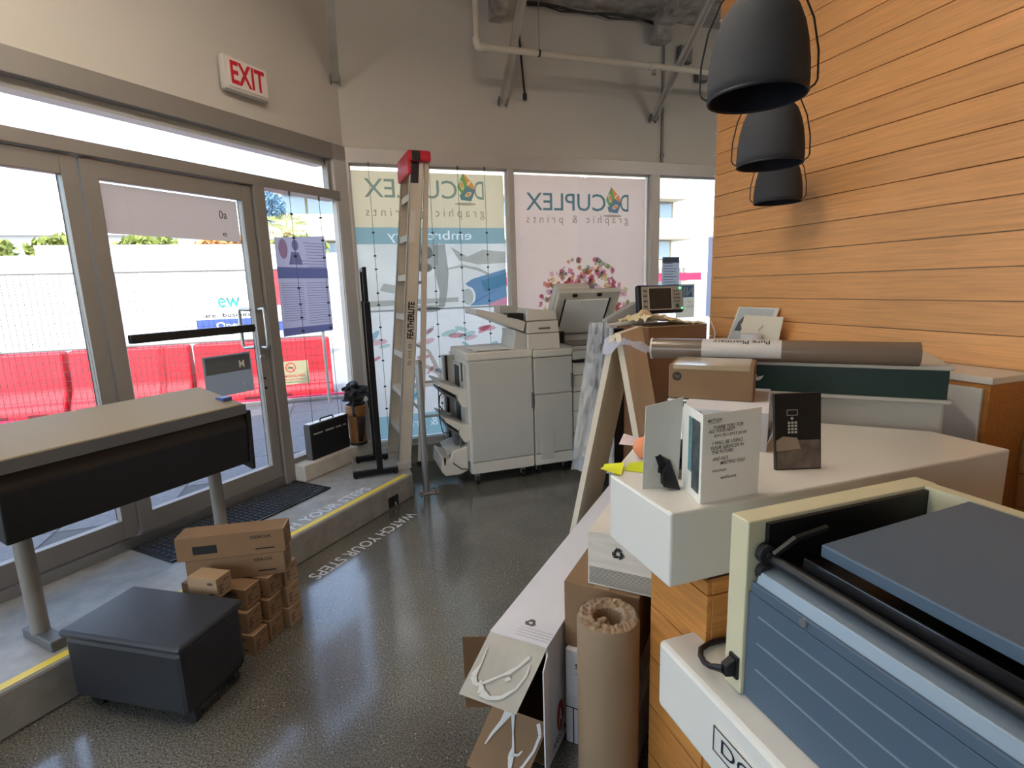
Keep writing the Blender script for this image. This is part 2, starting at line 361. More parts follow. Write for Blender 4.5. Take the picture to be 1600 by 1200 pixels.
# beige film panel high on the door, seen from behind
o = obj('door_decal', lprint(MB(), 1.03, 1.93, 1.84, 2.19, -.012), film('beige door film', (180, 160, 146), .55), LW and None, LW)
tag(o, 'beige film panel high on the glass entrance door', 'decal')
b = MB(); text(b, '0a', (1.165, -.0105, 2.07), (-1, 0, 0), (0, 0, 1), .055, .05); text(b, 'e', (1.155, -.0105, 1.96), (-1, 0, 0), (0, 0, 1), .03, .022)
obj('print', b, M_ink, o)
# hours / notice sheet low on the door
o = obj('notice_sheet', lprint(MB(), 1.075, .93, 1.42, 1.2, .004), film('grey notice', (126, 128, 128), .4), None, LW)
tag(o, 'grey notice sheet low on the entrance door glass', 'sign')
b = MB(); rect(b, (1.085, .006, 1.08), (1, 0, 0), (0, 0, 1), 0, 0, .32, .11); obj('print_panel', b, mat('notice dark panel', (92, 96, 98), .7), o)
b = MB(); text(b, 'M', (1.17, .008, 1.1), (-1, 0, 0), (0, 0, 1), .04, .05, .01); text(b, 'o', (1.16, .008, .98), (-1, 0, 0), (0, 0, 1), .02, .02); obj('lettering', b, M_paper, o)

# ---- EXIT sign on the drywall over the door
t = thing('exit_sign', 'white plastic exit sign with red letters above the door', 'sign', LW @ Vector((.9, 0, 2.96)), math.radians(225))
obj('housing', MB().box((-.165, .012, -.1), (.165, .075, .11)), M_cop, t, bevel=.02, smooth=True)
obj('wall_plate', MB().box((-.17, 0, -.075), (-.1, .03, .06)).cyl((0, 0, 0), (0, .02, 0), .06), M_cop2, t)
obj('face', MB().box((-.145, .075, -.08), (.145, .079, .09)), mat('exit face', (224, 214, 206), .5), t, bevel=.003)
b = MB(); text(b, 'EXIT', (.125, .0805, -.06), (-1, 0, 0), (0, 0, 1), .25, .135, .025); obj('lettering', b, mat('exit red', (200, 30, 46), .5), t)

# ---- wood clad partition on the right
M_plank = wood('oak wall plank', (230, 168, 106), (14, .5, 14), .84)
pw = struct('wall_wood', MB().box((2.83, -3.9, 0), (2.95, 3.455, 4.0)), M_wall)
pm = None
for k in range(27):
    lo = -.05+.15*k; z0 = max(0, lo); z1 = min(4.0, lo+.146)
    if z0 >= 3.98: break
    if pm is None or z1-z0 < .14:
        bb = MB().box((-.025, -3.9, 0), (0, 3.47, z1-z0)); pl = obj('plank', bb, M_plank, pw, bevel=.002); me0 = pl.data
        if pm is None and z1-z0 > .14: pm = me0
    else:
        pl = bpy.data.objects.new('plank', pm); COL.objects.link(pl); pl.parent = pw
    pl.location = Vector((2.83, 0, z0)) - pw.location
for k in range(9, 25, 1):   # little white clips at the plank ends
    z0 = 1.30-.15*9+.15*k
    if z0 < 3.9: obj('clip', MB().box((2.80, 3.45, z0-.006), (2.86, 3.475, z0+.002)), M_paper, pw, world=True)
obj('end_cap', MB().box((2.83, 3.455, 0), (2.95, 3.468, 4.0)), M_white, pw, world=True)

# ---- ceiling services
M_strut = mat('galvanised strut', (196, 192, 182), .45, .15, var=.1, vscale=6)
def strut(p0, p1, wd, label):
    p0, p1 = Vector(p0), Vector(p1); d = p1-p0; L = d.length
    q = d.to_track_quat('Z', 'Y'); t = thing('ceiling_brace', label, 'brace', p0, 0, 'diagonal ceiling braces')
    t.matrix_world = Matrix.Translation(p0) @ q.to_matrix().to_4x4()
    h = wd/2
    obj('web', MB().box((-h, -.004, 0), (h, 0, L)), M_strut, t)
    obj('flange', MB().box((-h, -.03, 0), (-h+.004, 0, L)), M_strut, t); obj('flange', MB().box((h-.004, -.03, 0), (h, 0, L)), M_strut, t)
    obj('foot_clip', MB().box((-h-.006, -.036, -.02), (-h, .01, .05)).box((h, -.036, -.02), (h+.006, .01, .05)), M_cop3, t)
    return t
strut((1.56, YB-.01, 3.17), (1.56, YB-.87, 4.0), .06, 'galvanised channel brace rising from the wall behind the white pipe elbow')
strut((3.085, YB-.01, 3.13), (3.09, YB-1.03, 4.0), .06, 'galvanised channel brace beside the hanging lamps, crossing the pipe')
strut((.175, YB-.04, 3.22), (.152, 3.3, 3.95), .06, 'galvanised channel brace at the wall corner by the exit sign')
M_pipe = mat('white painted pipe', (206, 200, 186), .5)
t = thing('sprinkler_pipe', 'white sprinkler pipe running along the wall below the ceiling', 'pipe', (1.21, 4.25, 3.385))
obj('pipe', MB().cyl((.03, 0, 0), (4.7, 0, 0), .024), M_pipe, t, smooth=True)
obj('riser', MB().cyl((0, 0, .03), (0, 0, .615), .022), M_pipe, t, smooth=True)
obj('elbow', MB().tube([(0, 0, .06), (0, 0, .02), (.008, 0, -.0), (.025, 0, -.005), (.065, 0, 0)], .031, 12), M_pipe, t, smooth=True)
obj('coupling', MB().cyl((.5, 0, 0), (.515, 0, 0), .027), M_black, t); obj('coupling', MB().cyl((1.52, 0, 0), (1.60, 0, 0), .032), M_pipe, t, smooth=True)
hd = obj('sprinkler_head', MB().cyl((1.56, 0, -.02), (1.56, 0, -.055), .016).cyl((1.56, 0, -.06), (1.56, 0, -.064), .022), M_steel, t)
obj('hanger', MB().tube([(.51, 0, .0), (.51, 0, .615)], .004), M_steel, t)
# beam stub and boxes under the ceiling
tag(obj('beam_end', MB().box((1.47, YB-.25, 3.80), (1.57, YB, 3.99)), M_ceil), 'short dark beam end beside the white pipe riser', 'beam')
tag(obj('ceiling_beam', MB().box((3.05, YB-.8, 3.9), (3.2, YB, 3.998)).box((3.05, YB-.14, 3.78), (3.2, YB, 3.9)), M_ceil), 'rough sprayed beam end at the ceiling right of the pipe', 'beam')
for (x, z, sx, sz, lb) in ((3.42, 3.72, .14, .15, 'grey junction box high on the wall under the ceiling'), (3.62, 3.55, .12, .11, 'smaller grey junction box just above the white pipe')):
    t = thing('junction_box', lb, 'junction box', (x, YB, z), 0, 'wall junction boxes')
    obj('box', MB().box((-sx/2, -.06, -sz/2), (sx/2, 0, sz/2)), M_cop3, t, bevel=.006); obj('lid', MB().box((-sx/2+.01, -.066, -sz/2+.01), (sx/2-.01, -.06, sz/2-.01)), M_alu_d, t)
tag(obj('conduit', MB().tube([(3.20, YB-.015, 2.74), (3.20, YB-.015, 3.4), (3.20, YB-.015, 3.9)], .012).cyl((3.2, YB-.02, 2.79), (3.2, YB-.02, 2.82), .02), M_alu_d), 'thin vertical conduit down the wall right of the braces', 'conduit')
tag(obj('hanging_cable', MB().tube([(1.78, YB-.03, 4.0), (1.72, YB-.03, 3.86), (1.74, YB-.03, 3.6), (1.765, YB-.03, 3.3), (1.77, YB-.03, 3.24)], .01).cyl((1.77, YB-.03, 3.25), (1.77, YB-.03, 3.2), .018), M_black), 'black cable dangling down the wall beside a brace', 'cable')
tag(obj('cable_bundle', MB().tube([(1.75+.16*i, YB-.05, 3.965+.012*math.sin(i*1.3)) for i in range(10)], .012).tube([(1.8+.16*i, YB-.06, 3.945+.015*math.sin(i*2.1)) for i in range(9)], .008), M_black), 'black cables strung along the top of the wall', 'cable')
tag(obj('hanging_cable', MB().tube([(3.66, YB-.04, 3.6), (3.74, YB-.04, 3.62), (3.86, YB-.04, 3.72), (3.93, YB-.04, 3.95)], .01), M_black), 'curved black cable rising from the smaller junction box', 'cable')

# ================================================================== LAMPS
M_shade = mat('charcoal spun metal', (64, 66, 70), .8, 0, spec=.25); M_shade_in = mat('dark navy shade lining', (20, 24, 36), .6)
def pendant(x, y, z, label, rz):
    t = thing('pendant_lamp', label, 'pendant lamp', (x, y, z), rz, 'charcoal bell pendants over the counter')
    prof = [(.125, 0), (.1265, .03), (.125, .07), (.119, .12), (.109, .165), (.094, .205), (.07, .235), (.04, .25), (.012, .254)]
    obj('shade', MB().lathe(prof, seg=40), M_shade, t, smooth=True, thick=-.002)
    obj('shade_lining', MB().lathe([(r*.965, zc-.003 if i else .002) for i, (r, zc) in enumerate(prof)], seg=40), M_shade_in, t, smooth=True)
    obj('rim', MB().lathe([(.1225, -.001), (.127, -.003), (.129, .001), (.127, .006)], seg=40), M_shade_in, t, smooth=True)
    obj('socket', MB().cyl((0, 0, .25), (0, 0, .30), .02, .016).cyl((0, 0, .12), (0, 0, .25), .02), M_black, t)
    bl = [(-.127, 0, .008), (-.142, 0, .018), (-.148, 0, .03), (-.146, 0, .10), (-.13, 0, .18), (-.1, 0, .25), (-.05, 0, .30), (0, 0, .318)]
    bl += [(-p[0], p[1], p[2]) for p in bl[-2::-1]]
    obj('wire_bail', MB().tube(bl, .0026, 6), M_black, t, smooth=True)
    obj('cord', MB().cyl((0, 0, .3), (0, 0, 4.0-z), .0032, seg=6), M_black, t)
    obj('seam', MB().tube([(r*math.cos(-1.9)*1.006, r*math.sin(-1.9)*1.006, zc) for r, zc in prof[1:-2]], .0012, 5), M_black, t)
pendant(1.15, 1.265, 2.066, 'nearest and largest charcoal bell pendant lamp', math.radians(-35))
pendant(1.77, 1.855, 2.042, 'middle charcoal bell pendant lamp of the row of three', math.radians(-35))
pendant(2.50, 2.545, 2.012, 'farthest and smallest charcoal bell pendant lamp', math.radians(-35))
# fluorescent fill fittings, added overhead out of view to brighten the interior
M_tube = mat('fill fluorescent tube', (255, 243, 228), .5, emit=18)
for i, (x, y, z, ang, lb) in enumerate(((-1.35, 1.75, 3.6, 45, 'added fluorescent fill fitting overhead left of the desk, nearest the door'), (.3, 1.75, 3.62, 45, 'added fluorescent fill fitting overhead in the middle of the shop'), (4.3, 2.0, 3.3, 70, 'added fluorescent fill fitting beyond the wood wall'))):
    t = thing('added_fluorescent_light', lb, 'added ceiling light', (x, y, z), math.radians(ang), 'added fluorescent fill fittings')
    obj('housing', MB().box((-.75, -.08, .05), (.75, .08, .11)), M_white, t)
    for s in (-.05, .05): obj('tube', MB().cyl((-.7, s, .02), (.7, s, .02), .018), M_tube, t)
    for s in (-.5, .5): obj('suspension_rod', MB().cyl((s, 0, .1), (s, 0, 3.985-z), .004, seg=6), M_steel, t)
# ================================================================== WINDOW GRAPHICS
_film = film
def film(name, c, tl=.6, clear=0, var=0, vscale=3):   # inks are thin: they swallow much of the daylight
    return _film(name, tuple(v*INK for v in c), tl, clear, var, vscale)
INK = .93
def ink(name, c, op=.12, ex=.55):
    """transparent printing ink lying on the film: tints the light coming through"""
    if name in MATS: return MATS[name]
    M = bpy.data.materials.new(name); M.use_nodes = True; n = M.node_tree; n.nodes.clear()
    o = n.nodes.new('ShaderNodeOutputMaterial'); t = n.nodes.new('ShaderNodeBsdfTransparent'); d = n.nodes.new('ShaderNodeBsdfDiffuse'); mx = n.nodes.new('ShaderNodeMixShader')
    t.inputs[0].default_value = tuple(v**ex for v in lin(c)[:3])+(1,); d.inputs[0].default_value = lin(c); mx.inputs[0].default_value = op
    n.links.new(t.outputs[0], mx.inputs[1]); n.links.new(d.outputs[0], mx.inputs[2]); n.links.new(mx.outputs[0], o.inputs[0]); MATS[name] = M; return M
Uw, Vw = (-1, 0, 0), (0, 0, 1)     # mirrored lettering: print faces the street
yf = YB+.052; yp = YB+.049; yq = YB+.046
def wq(b, x0, z0, x1, z1, y=yp): return b.poly([(x0, y, z0), (x1, y, z0), (x1, y, z1), (x0, y, z1)])
def wp(b, pts, y=yp): return b.poly([(x, y, z) for x, z in pts])
M_teal = film('print teal', (150, 178, 174), .6); M_tealk = ink('print teal letters', (52, 108, 128)); M_slate = ink('print slate letters', (116, 146, 156))
M_grayt = ink('print pale grey letters', (150, 146, 140))
M_green = ink('print green', (84, 160, 72)); M_orange = ink('print orange', (240, 140, 60)); M_blue = ink('print blue', (70, 116, 146))
M_pw = _film('print white', (236, 234, 226), .3, .45)
def ring(pts, c, oval):
    """facet polygon with an oval opening: fan of quads from the oval to the polygon edge"""
    q = MB(); n_ = 28; N = len(pts)
    def hit(a):
        dx, dz = math.cos(a), math.sin(a); best = None
        for k in range(N):
            (x1, z1), (x2, z2) = pts[k], pts[(k+1) % N]; ex, ez = x2-x1, z2-z1; den = dx*ez-dz*ex
            if abs(den) < 1e-9: continue
            t_ = ((x1-c[0])*ez-(z1-c[1])*ex)/den; s_ = ((x1-c[0])*dz-(z1-c[1])*dx)/den
            if t_ > 0 and -1e-6 <= s_ <= 1+1e-6 and (best is None or t_ < best): best = t_
        return (c[0]+dx*best, c[1]+dz*best)
    A = sorted([2*PI*k/n_ for k in range(n_)]+[math.atan2(z-c[1], x-c[0]) % (2*PI) for x, z in pts])
    P_ = [(oval(a), hit(a)) for a in A]
    for k in range(len(A)):
        o1, h1 = P_[k]; o2, h2 = P_[(k+1) % len(A)]
        q.poly([(o1[0], yp, o1[1]), (h1[0], yp, h1[1]), (h2[0], yp, h2[1]), (o2[0], yp, o2[1])])
    return q
def cube_logo(root, cx, cz, s):
    S_ = lambda pts: [(cx-px*s, cz+pz*s) for px, pz in pts]
    def oval(px, pz, rx, rz, rot):
        c = (cx-px*s, cz+pz*s)
        def f(a):
            b_ = a-rot; k = 1/math.sqrt((math.cos(b_)/rx)**2+(math.sin(b_)/rz)**2)*s; return (c[0]+k*math.cos(a), c[1]+k*math.sin(a))
        return c, f
    for m_, pts, ov in ((M_green, [(.1, 1.0), (-.15, .2), (.25, -.35), (.52, .1)], (.2, .22, .12, .3, .22)), (M_blue, [(-.15, .2), (-.72, -.1), (-.4, -.8), (.3, -.72), (.5, .06), (.25, -.35)], (-.22, -.36, .24, .13, .5)), (M_orange, [(.1, 1.0), (-.55, .35), (-.72, -.1), (-.15, .2)], (-.3, .38, .05, .22, -.75))):
        c, f = oval(*ov); obj('logo_facet', ring(S_(pts), c, f), m_, root, world=True)
        if m_ is not M_orange:
            q = MB(); q.poly([(c[0]+(f(a)[0]-c[0])*.78, yq, c[1]+(f(a)[1]-c[1])*.78) for a in [2*PI*k/20 for k in range(20)]]); obj('logo_oval', q, M_orange, root, world=True)
    b = MB(); disc(b, (cx, yp, cz-.98*s), Uw, Vw, 0, 0, .75*s, .09*s); obj('logo_shadow', b, ink('print logo shadow', (176, 168, 160)), root, world=True)
def cut_band(root, x0, z0, x1, z1, band, letters, st, xr, zb, wd, ht):
    """band of film whose letters are left out and filled with paler film"""
    cu = bpy.data.curves.new('t', 'FONT'); cu.body = st; cu.resolution_u = 3; cu.fill_mode = 'NONE'
    ob = bpy.data.objects.new('t', cu); COL.objects.link(ob); me = bpy.data.meshes.new_from_object(ob.evaluated_get(bpy.context.evaluated_depsgraph_get()))
    vs, fs = glyphs(st); a0 = min(p[0] for p in vs); a1 = max(p[0] for p in vs); b0 = min(p[1] for p in vs); b1 = max(p[1] for p in vs)
    q = MB(); tv = [q.bm.verts.new((xr-(v.co.x-a0)/(a1-a0)*wd, yf, zb+(v.co.y-b0)/(b1-b0)*ht)) for v in me.vertices]
    for e_ in me.edges: q.bm.edges.new((tv[e_.vertices[0]], tv[e_.vertices[1]]))
    bmesh.ops.remove_doubles(q.bm, verts=q.bm.verts, dist=1e-6)
    c = [q.bm.verts.new(p) for p in ((x0, yf, z0), (x1, yf, z0), (x1, yf, z1), (x0, yf, z1))]
    for k in range(4): q.bm.edges.new((c[k], c[(k+1) % 4]))
    bmesh.ops.triangle_fill(q.bm, edges=q.bm.edges[:], use_beauty=True, normal=(0, 1, 0))
    bpy.data.objects.remove(ob); bpy.data.curves.remove(cu); bpy.data.meshes.remove(me)
    obj('print_band', q, band, root, world=True)
    b = MB(); text(b, st, (xr, yf, zb), Uw, Vw, wd, ht); obj('lettering', b, letters, root, world=True)
def banner(x0, x1, z0, z1, base, label, xr, xl, zt, h, zg):
    t = thing('window_banner', label, 'banner', ((x0+x1)/2, yf, z0), 0, 'window graphics')
    obj('film', wq(MB(), x0, z0 if base is pink else 2.115, x1, z1, yf), base, t, world=True)
    W = xr-xl
    for s, a, c in (('D', 0, .085), ('CUPLEX', .235, 1.0)):
        b = MB(); text(b, s, (xr-a*W, yp, zt-h), Uw, Vw, (c-a)*W, h, .004); obj('lettering', b, M_tealk if base.name.startswith('pink') else M_slate, t, world=True)
    cube_logo(t, xr-.165*W, zt-h*.42, h*.86)
    b = MB(); text(b, 'g r a p h i c   &   p r i n t s', (xr, yp, zg), Uw, Vw, W, .095, -.004); obj('lettering', b, M_grayt, t, world=True)
    return t
cream = film('cream banner film', (232, 212, 170), .62); pink = film('pinkish banner film', (224, 194, 172), .62, var=.02)
t1 = banner(.236, 1.568, .24, 2.575, cream, 'cream embroidery banner on the window behind the ladder', 1.38, .335, 2.515, .155, 2.185)
M_let = film('print pale letters', (236, 240, 232), .7)
cut_band(t1, .236, 1.975, 1.568, 2.115, M_teal, M_let, 'embroidery', 1.25, 1.985, .75, .105)
PG = lambda n, c: ink('print '+n, c, .12, .4)
obj('print_photo', wq(MB(), .236, 1.41, 1.568, 1.975, yf), film('print photo grey', (232, 228, 212), .62, var=.1, vscale=2.2), t1, world=True)
obj('print_photo', wq(MB(), .236, .45, 1.568, 1.395, yf), film('print photo white', (240, 236, 224), .62, var=.05, vscale=2), t1, world=True)
# sewing machine foot, arm, spool
b = MB(); wp(b, [(.62, 1.975), (.94, 1.975), (.93, 1.8), (.86, 1.74), (.8, 1.72), (.72, 1.76)], yq); wp(b, [(.9, 1.96), (1.0, 1.975), (1.02, 1.72), (1.0, 1.55), (.97, 1.42), (.91, 1.42), (.93, 1.55), (.9, 1.7)], yq); wp(b, [(.6, 1.95), (.68, 1.95), (.7, 1.72), (.64, 1.68), (.6, 1.7)], yq)
obj('print_sewing_foot', b, PG('mid grey', (140, 142, 136)), t1, world=True)
b = MB(); wp(b, [(1.05, 1.95), (1.2, 1.86), (1.35, 1.92), (1.568, 1.9), (1.568, 1.8), (1.3, 1.79), (1.12, 1.83)], yq); wp(b, [(1.0, 1.76), (1.15, 1.79), (1.3, 1.76), (1.42, 1.7), (1.4, 1.69), (1.28, 1.74), (1.15, 1.77), (1.0, 1.745)], yq)
wp(b, [(.7, 1.4), (.95, 1.4), (.97, 1.44), (.7, 1.44)], yq); wp(b, [(.76, 1.975), (.79, 1.975), (.79, 1.41), (.775, 1.38), (.765, 1.41)], yq-.002)
wp(b, [(.236, 1.44), (1.1, 1.46), (1.1, 1.5), (.236, 1.49)], yq); wp(b, [(.4, 1.58), (.52, 1.55), (.56, 1.62), (.44, 1.64)], yq)
obj('print_machine_arm', b, PG('light grey', (168, 168, 158)), t1, world=True)
b = MB(); disc(b, (.83, yq-.002, 1.9), (1, 0, 0), Vw, 0, 0, .055, .055); disc(b, (.8, yq-.002, 1.77), (1, 0, 0), Vw, 0, 0, .07, .04); disc(b, (.82, yq-.002, 1.4), (1, 0, 0), Vw, 0, 0, .11, .025)
obj('print_sewing_foot', b, PG('dark grey', (108, 110, 106)), t1, world=True)
el = [(1.2+.062*math.cos(a), 1.505+.088*math.sin(a)) for a in [-PI/2+PI*k/10 for k in range(11)]]
b = MB(); wp(b, el+[(1.17, 1.62), (1.24, 1.66), (1.35, 1.69), (1.568, 1.745), (1.568, 1.60)], yq); wp(b, [(1.2, 1.417)]+el[1:6]+[(1.568, 1.60), (1.568, 1.49), (1.37, 1.42)], yq); obj('print_spool', b, ink('print spool blue', (80, 130, 190)), t1, world=True)
b = MB(); wp(b, [(1.32, 1.64), (1.568, 1.71), (1.568, 1.6), (1.36, 1.54)], yq-.002); obj('print_spool', b, ink('print spool teal', (150, 225, 225)), t1, world=True)
b = MB(); disc(b, (1.19, yq-.003, 1.5), (1, 0, 0), Vw, 0, 0, .05, .075); obj('print_spool_core', b, PG('core grey', (170, 176, 170)), t1, world=True)
b = MB(); wp(b, [(1.37, 1.42), (1.568, 1.49), (1.568, 1.412), (1.4, 1.411)], yq-.003); obj('print_fabric', b, PG('hot pink', (230, 96, 140)), t1, world=True)
obj('print_seam', wq(MB(), .236, 1.395, 1.568, 1.41, yf), film('print seam grey', (150, 150, 144), .6), t1, world=True)
# feather tree
b = MB()
for pts in ([(.98, .5), (.86, .8), (.72, .9), (.72, .92), (.9, .84), (1.04, .55)], [(1.0, .5), (1.06, .8), (.98, 1.0), (1.0, 1.02), (1.1, .82), (1.08, .5)], [(.9, .75), (.66, .72), (.56, .66), (.56, .64), (.68, .69), (.92, .7)], [(1.04, .7), (1.25, .85), (1.35, .87), (1.34, .89), (1.22, .88), (1.03, .76)], [(.86, .82), (.78, 1.02), (.72, 1.06), (.74, 1.07), (.81, 1.03), (.89, .85)]): wp(b, pts, yq)
obj('print_branch', b, PG('branch tan', (176, 146, 122)), t1, world=True)
fc = [PG('feather pink', (226, 130, 150)), PG('feather blue', (120, 178, 200)), PG('feather teal', (150, 204, 200)), PG('feather rose', (232, 156, 166)), PG('feather red', (214, 100, 112))]
fb = [MB() for _ in fc]; rf = random.Random(3)
for i in range(56):
    cx = rf.uniform(.3, 1.5); cz = .95+rf.uniform(-.38, .3)*(1-.25*abs(cx-.9)); ang = rf.uniform(-.6, .6)+(0 if cx > .9 else .3); L = rf.uniform(.045, .09)
    disc(fb[i % 5], (cx, yq-.003-.0002*i, cz), (1, 0, 0), Vw, 0, 0, L, L*.3, 10, ang)
for q, c in zip(fb, fc): obj('print_feathers', q, c, t1, world=True)
cut_band(t1, .236, .24, 1.568, .45, film('print base teal', (160, 196, 198), .6), M_let, 'graphic & prints', 1.25, .3, .8, .1)
t2 = banner(1.66, 3.06, .24, 2.59, pink, 'pinkish banner with a coloured petal tree behind the copier', 2.868, 1.785, 2.435, .16, 2.14)
cols = [(206, 92, 132), (224, 150, 176), (120, 160, 96), (214, 190, 96), (222, 110, 90), (234, 176, 190), (160, 60, 96), (196, 208, 130), (176, 140, 190), (90, 140, 110)]
pb = [MB() for _ in cols]; rf = random.Random(11); i = 0
while i < 330:
    a = rf.uniform(0, PI*1.15)-.1; r = rf.uniform(.05, 1)**.55
    cx = 2.38+math.cos(a)*.5*r; cz = 1.32+math.sin(a)*.52*r; s = rf.uniform(.018, .05)*(1.15-.4*r); k = rf.randint(4, 6); a0 = rf.uniform(0, 6)
    q = pb[rf.choice([0, 1, 5, 0, 1, 5, 2, 3, 4, 6, 7, 8, 9, 2])]
    q.poly([(cx+s*rf.uniform(.6, 1.1)*math.cos(a0+2*PI*j/k), yq-.0001*i*.1, cz+s*rf.uniform(.6, 1.1)*math.sin(a0+2*PI*j/k)) for j in range(k)]); i += 1
for q, c in zip(pb, cols): obj('print_petals', q, ink('petal %d' % cols.index(c), c, .12, .42), t2, world=True)
b = MB(); wp(b, [(2.33, .3), (2.43, .3), (2.42, 1.2), (2.5, 1.5), (2.47, 1.5), (2.39, 1.25), (2.3, 1.45), (2.27, 1.44), (2.35, 1.15)], yp); obj('print_trunk', b, PG('trunk brown', (150, 112, 92)), t2, world=True)
# posters in the small right window
def poster(name, label, x0, z0, x1, z1, c, lines=0, y=YB+.02):
    o = thing(name, label, 'poster', ((x0+x1)/2, y, z0)); obj('sheet', wq(MB(), x0, z0, x1, z1, y), film('sheet '+label[:12], c, .5), o, world=True)
    if lines:
        b = MB(); rl = random.Random(int(x0*100))
        for k in range(lines):
            zc = z1-(k+1.5)*(z1-z0)/(lines+2); wq(b, x0+.02, zc, x0+.02+(x1-x0-.04)*rl.uniform(.6, 1), zc+.006, y-.002)
        obj('print_lines', b, film('print line grey', (110, 112, 116), .5), o, world=True)
    return o
o = poster('window_poster', 'grey text poster in the narrow right window', 3.25, 1.45, 3.46, 1.83, (168, 170, 172), 12)
obj('print_band', wq(MB(), 3.255, 1.77, 3.455, 1.825, YB+.017), film('grey blue heading', (112, 120, 130), .5), o, world=True)
o = poster('window_poster', 'cream poster with blue heading behind the copier console', 3.43, 1.2, 3.66, 1.55, (216, 206, 180))
obj('print_band', wq(MB(), 3.445, 1.41, 3.645, 1.535, YB+.017), film('blue heading', (96, 128, 160), .5), o, world=True)
b = MB(); text(b, 'NI', (3.64, YB+.015, 1.425), Uw, Vw, .12, .09, .02); obj('lettering', b, M_pw, o, world=True)
b = MB(); text(b, 'OP', (3.64, YB+.015, 1.345), Uw, Vw, .07, .03); text(b, 'REI', (3.64, YB+.015, 1.30), Uw, Vw, .08, .03); obj('lettering', b, M_grayt, o, world=True)
tag(obj('edge_strip', wq(MB(), 3.80, 1.2, 3.92, 2.03, YB+.005), film('lilac strip', (206, 208, 230), .55)), 'lilac paper strip at the edge of the right window', 'paper')
# hanging poster in the side window of the door wall
pr = thing('hanging_poster', 'lilac grey flyer hung on wires in the window beside the door', 'poster', LW @ Vector((.55, .02, 1.27)), math.radians(225))
q = MB(); q.poly([(.245, 0, .0), (-.245, 0, .012), (-.24, 0, .745), (.235, 0, .705)]); obj('sheet', q, film('lilac sheet', (186, 182, 198), .5), pr)
def pq(b, x0, z0, x1, z1, y=.003): return b.poly([(x0, y, z0), (x1, y, z0), (x1, y, z1), (x0, y, z1)])
for zz0, zz1 in ((.42, .5), (.005, .06)): obj('print_band', pq(MB(), -.24, zz0, .24, zz1), ink('flyer blue', (110, 116, 160)), pr)
b = MB(); rl = random.Random(5)
for k in range(9): pq(b, -.22, .68-.022*k, .03-rl.uniform(0, .08), .684-.022*k)
for k in range(17): pq(b, .22-.2*1, .385-.017*k, .22, .388-.017*k); pq(b, -.22, .385-.019*k, -.01, .388-.019*k)
obj('print_lines', b, ink('flyer ink', (110, 106, 136)), pr)
b = MB(); disc(b, (.17, .003, .63), (1, 0, 0), Vw, 0, 0, .04, .07); obj('print_picture', b, ink('flyer rose', (190, 140, 150)), pr)
b = MB(); disc(b, (.06, .003, .66), (1, 0, 0), Vw, 0, 0, .03, .04); b.poly([(.0, .003, .52), (.13, .003, .52), (.1, .003, .61), (.03, .003, .61)]); obj('print_picture', b, ink('flyer figure', (130, 128, 156)), pr)
# display wires with little grippers
def wire(p0, p1, dots, label, group):
    p0, p1 = Vector(p0), Vector(p1); t = thing('display_wire', label, 'wire', p1, 0, group)
    obj('wire', MB().cyl(p0, p1, .0022, seg=5), M_cop3, t, world=True)
    obj('top_hook', MB().box(p0+Vector((-.007, -.007, -.03)), p0+Vector((.007, .007, .0))), M_cop3, t, world=True)
    for z in dots: obj('gripper', MB().cyl((p0.x, p0.y, z-.006), (p0.x, p0.y, z+.006), .011, seg=8), M_black, t, world=True)
zs = [2.06, 1.87, 1.76, 1.56, 1.46, 1.27, 1.16, .98, .75, .55]
for x, nm in ((.375, 'left of the ladder'), (.875, 'just right of the ladder'), (1.12, 'through the coloured cube logo'), (1.362, 'nearest the banner mullion')):
    wire((x, 4.70, 2.615), (x, 4.70, .19), zs, 'thin display wire before the embroidery banner, '+nm, 'banner display wires')
for tt, nm in ((.62, 'nearer the door'), (.34, 'nearer the wall corner')):
    p = LW @ Vector((tt, .03, 0)); wire((p.x, p.y, 2.305), (p.x, p.y, .35), [2.15, 1.98, 1.85, 1.62, 1.5, 1.4, 1.3], 'thin display wire holding the lilac flyer, '+nm, 'flyer display wires')
# ================================================================== ENTRY STEP THINGS
def dk(b, M=DK):
    for v in b.bm.verts: v.co = M @ v.co
    return b
M_yel = mat('yellow safety tape', (222, 196, 60), .45); M_letw = mat('white vinyl lettering', (206, 210, 214), .5)
o = obj('safety_tape', dk(MB().box((.6, 2.470, .185), (3.08, 2.512, .1865))), M_yel); tag(o, 'yellow safety tape along the edge of the entry step', 'tape')
b = MB(); text(b, 'WATCH YOUR STEPS', (1.72, 2.53, .1862), (1, 0, 0), (0, 1, 0), 1.03, .085, .012)
tag(obj('floor_decal', dk(b), M_letw), 'white watch your steps lettering on top of the entry step', 'lettering', 'step warning lettering')
b = MB(); text(b, 'WATCH YOUR STEPS', (2.85, 2.305, .0012), (-1, 0, 0), (0, -1, 0), .93, .085, .012)
tag(obj('floor_decal', dk(b), M_letw), 'white watch your steps lettering on the dark floor below the step', 'lettering', 'step warning lettering')
for x, lb in ((2.875, 'black outlet plate in the step riser near the rail post'), (1.86, 'black outlet plate in the step riser behind the stacked boxes')):
    t = thing('outlet_plate', lb, 'outlet', DK @ Vector((x, 2.454, .05)), math.radians(45), 'step riser outlets')
    obj('plate', MB().box((-.055, -.006, -.035), (.055, .001, .045)), M_black, t, bevel=.003); obj('socket', MB().box((.012, -.009, -.03), (.022, -.006, -.005)), M_paper, t); obj('inner_recess', MB().box((-.035, -.008, -.02), (.0, -.006, .03)), M_dark, t)
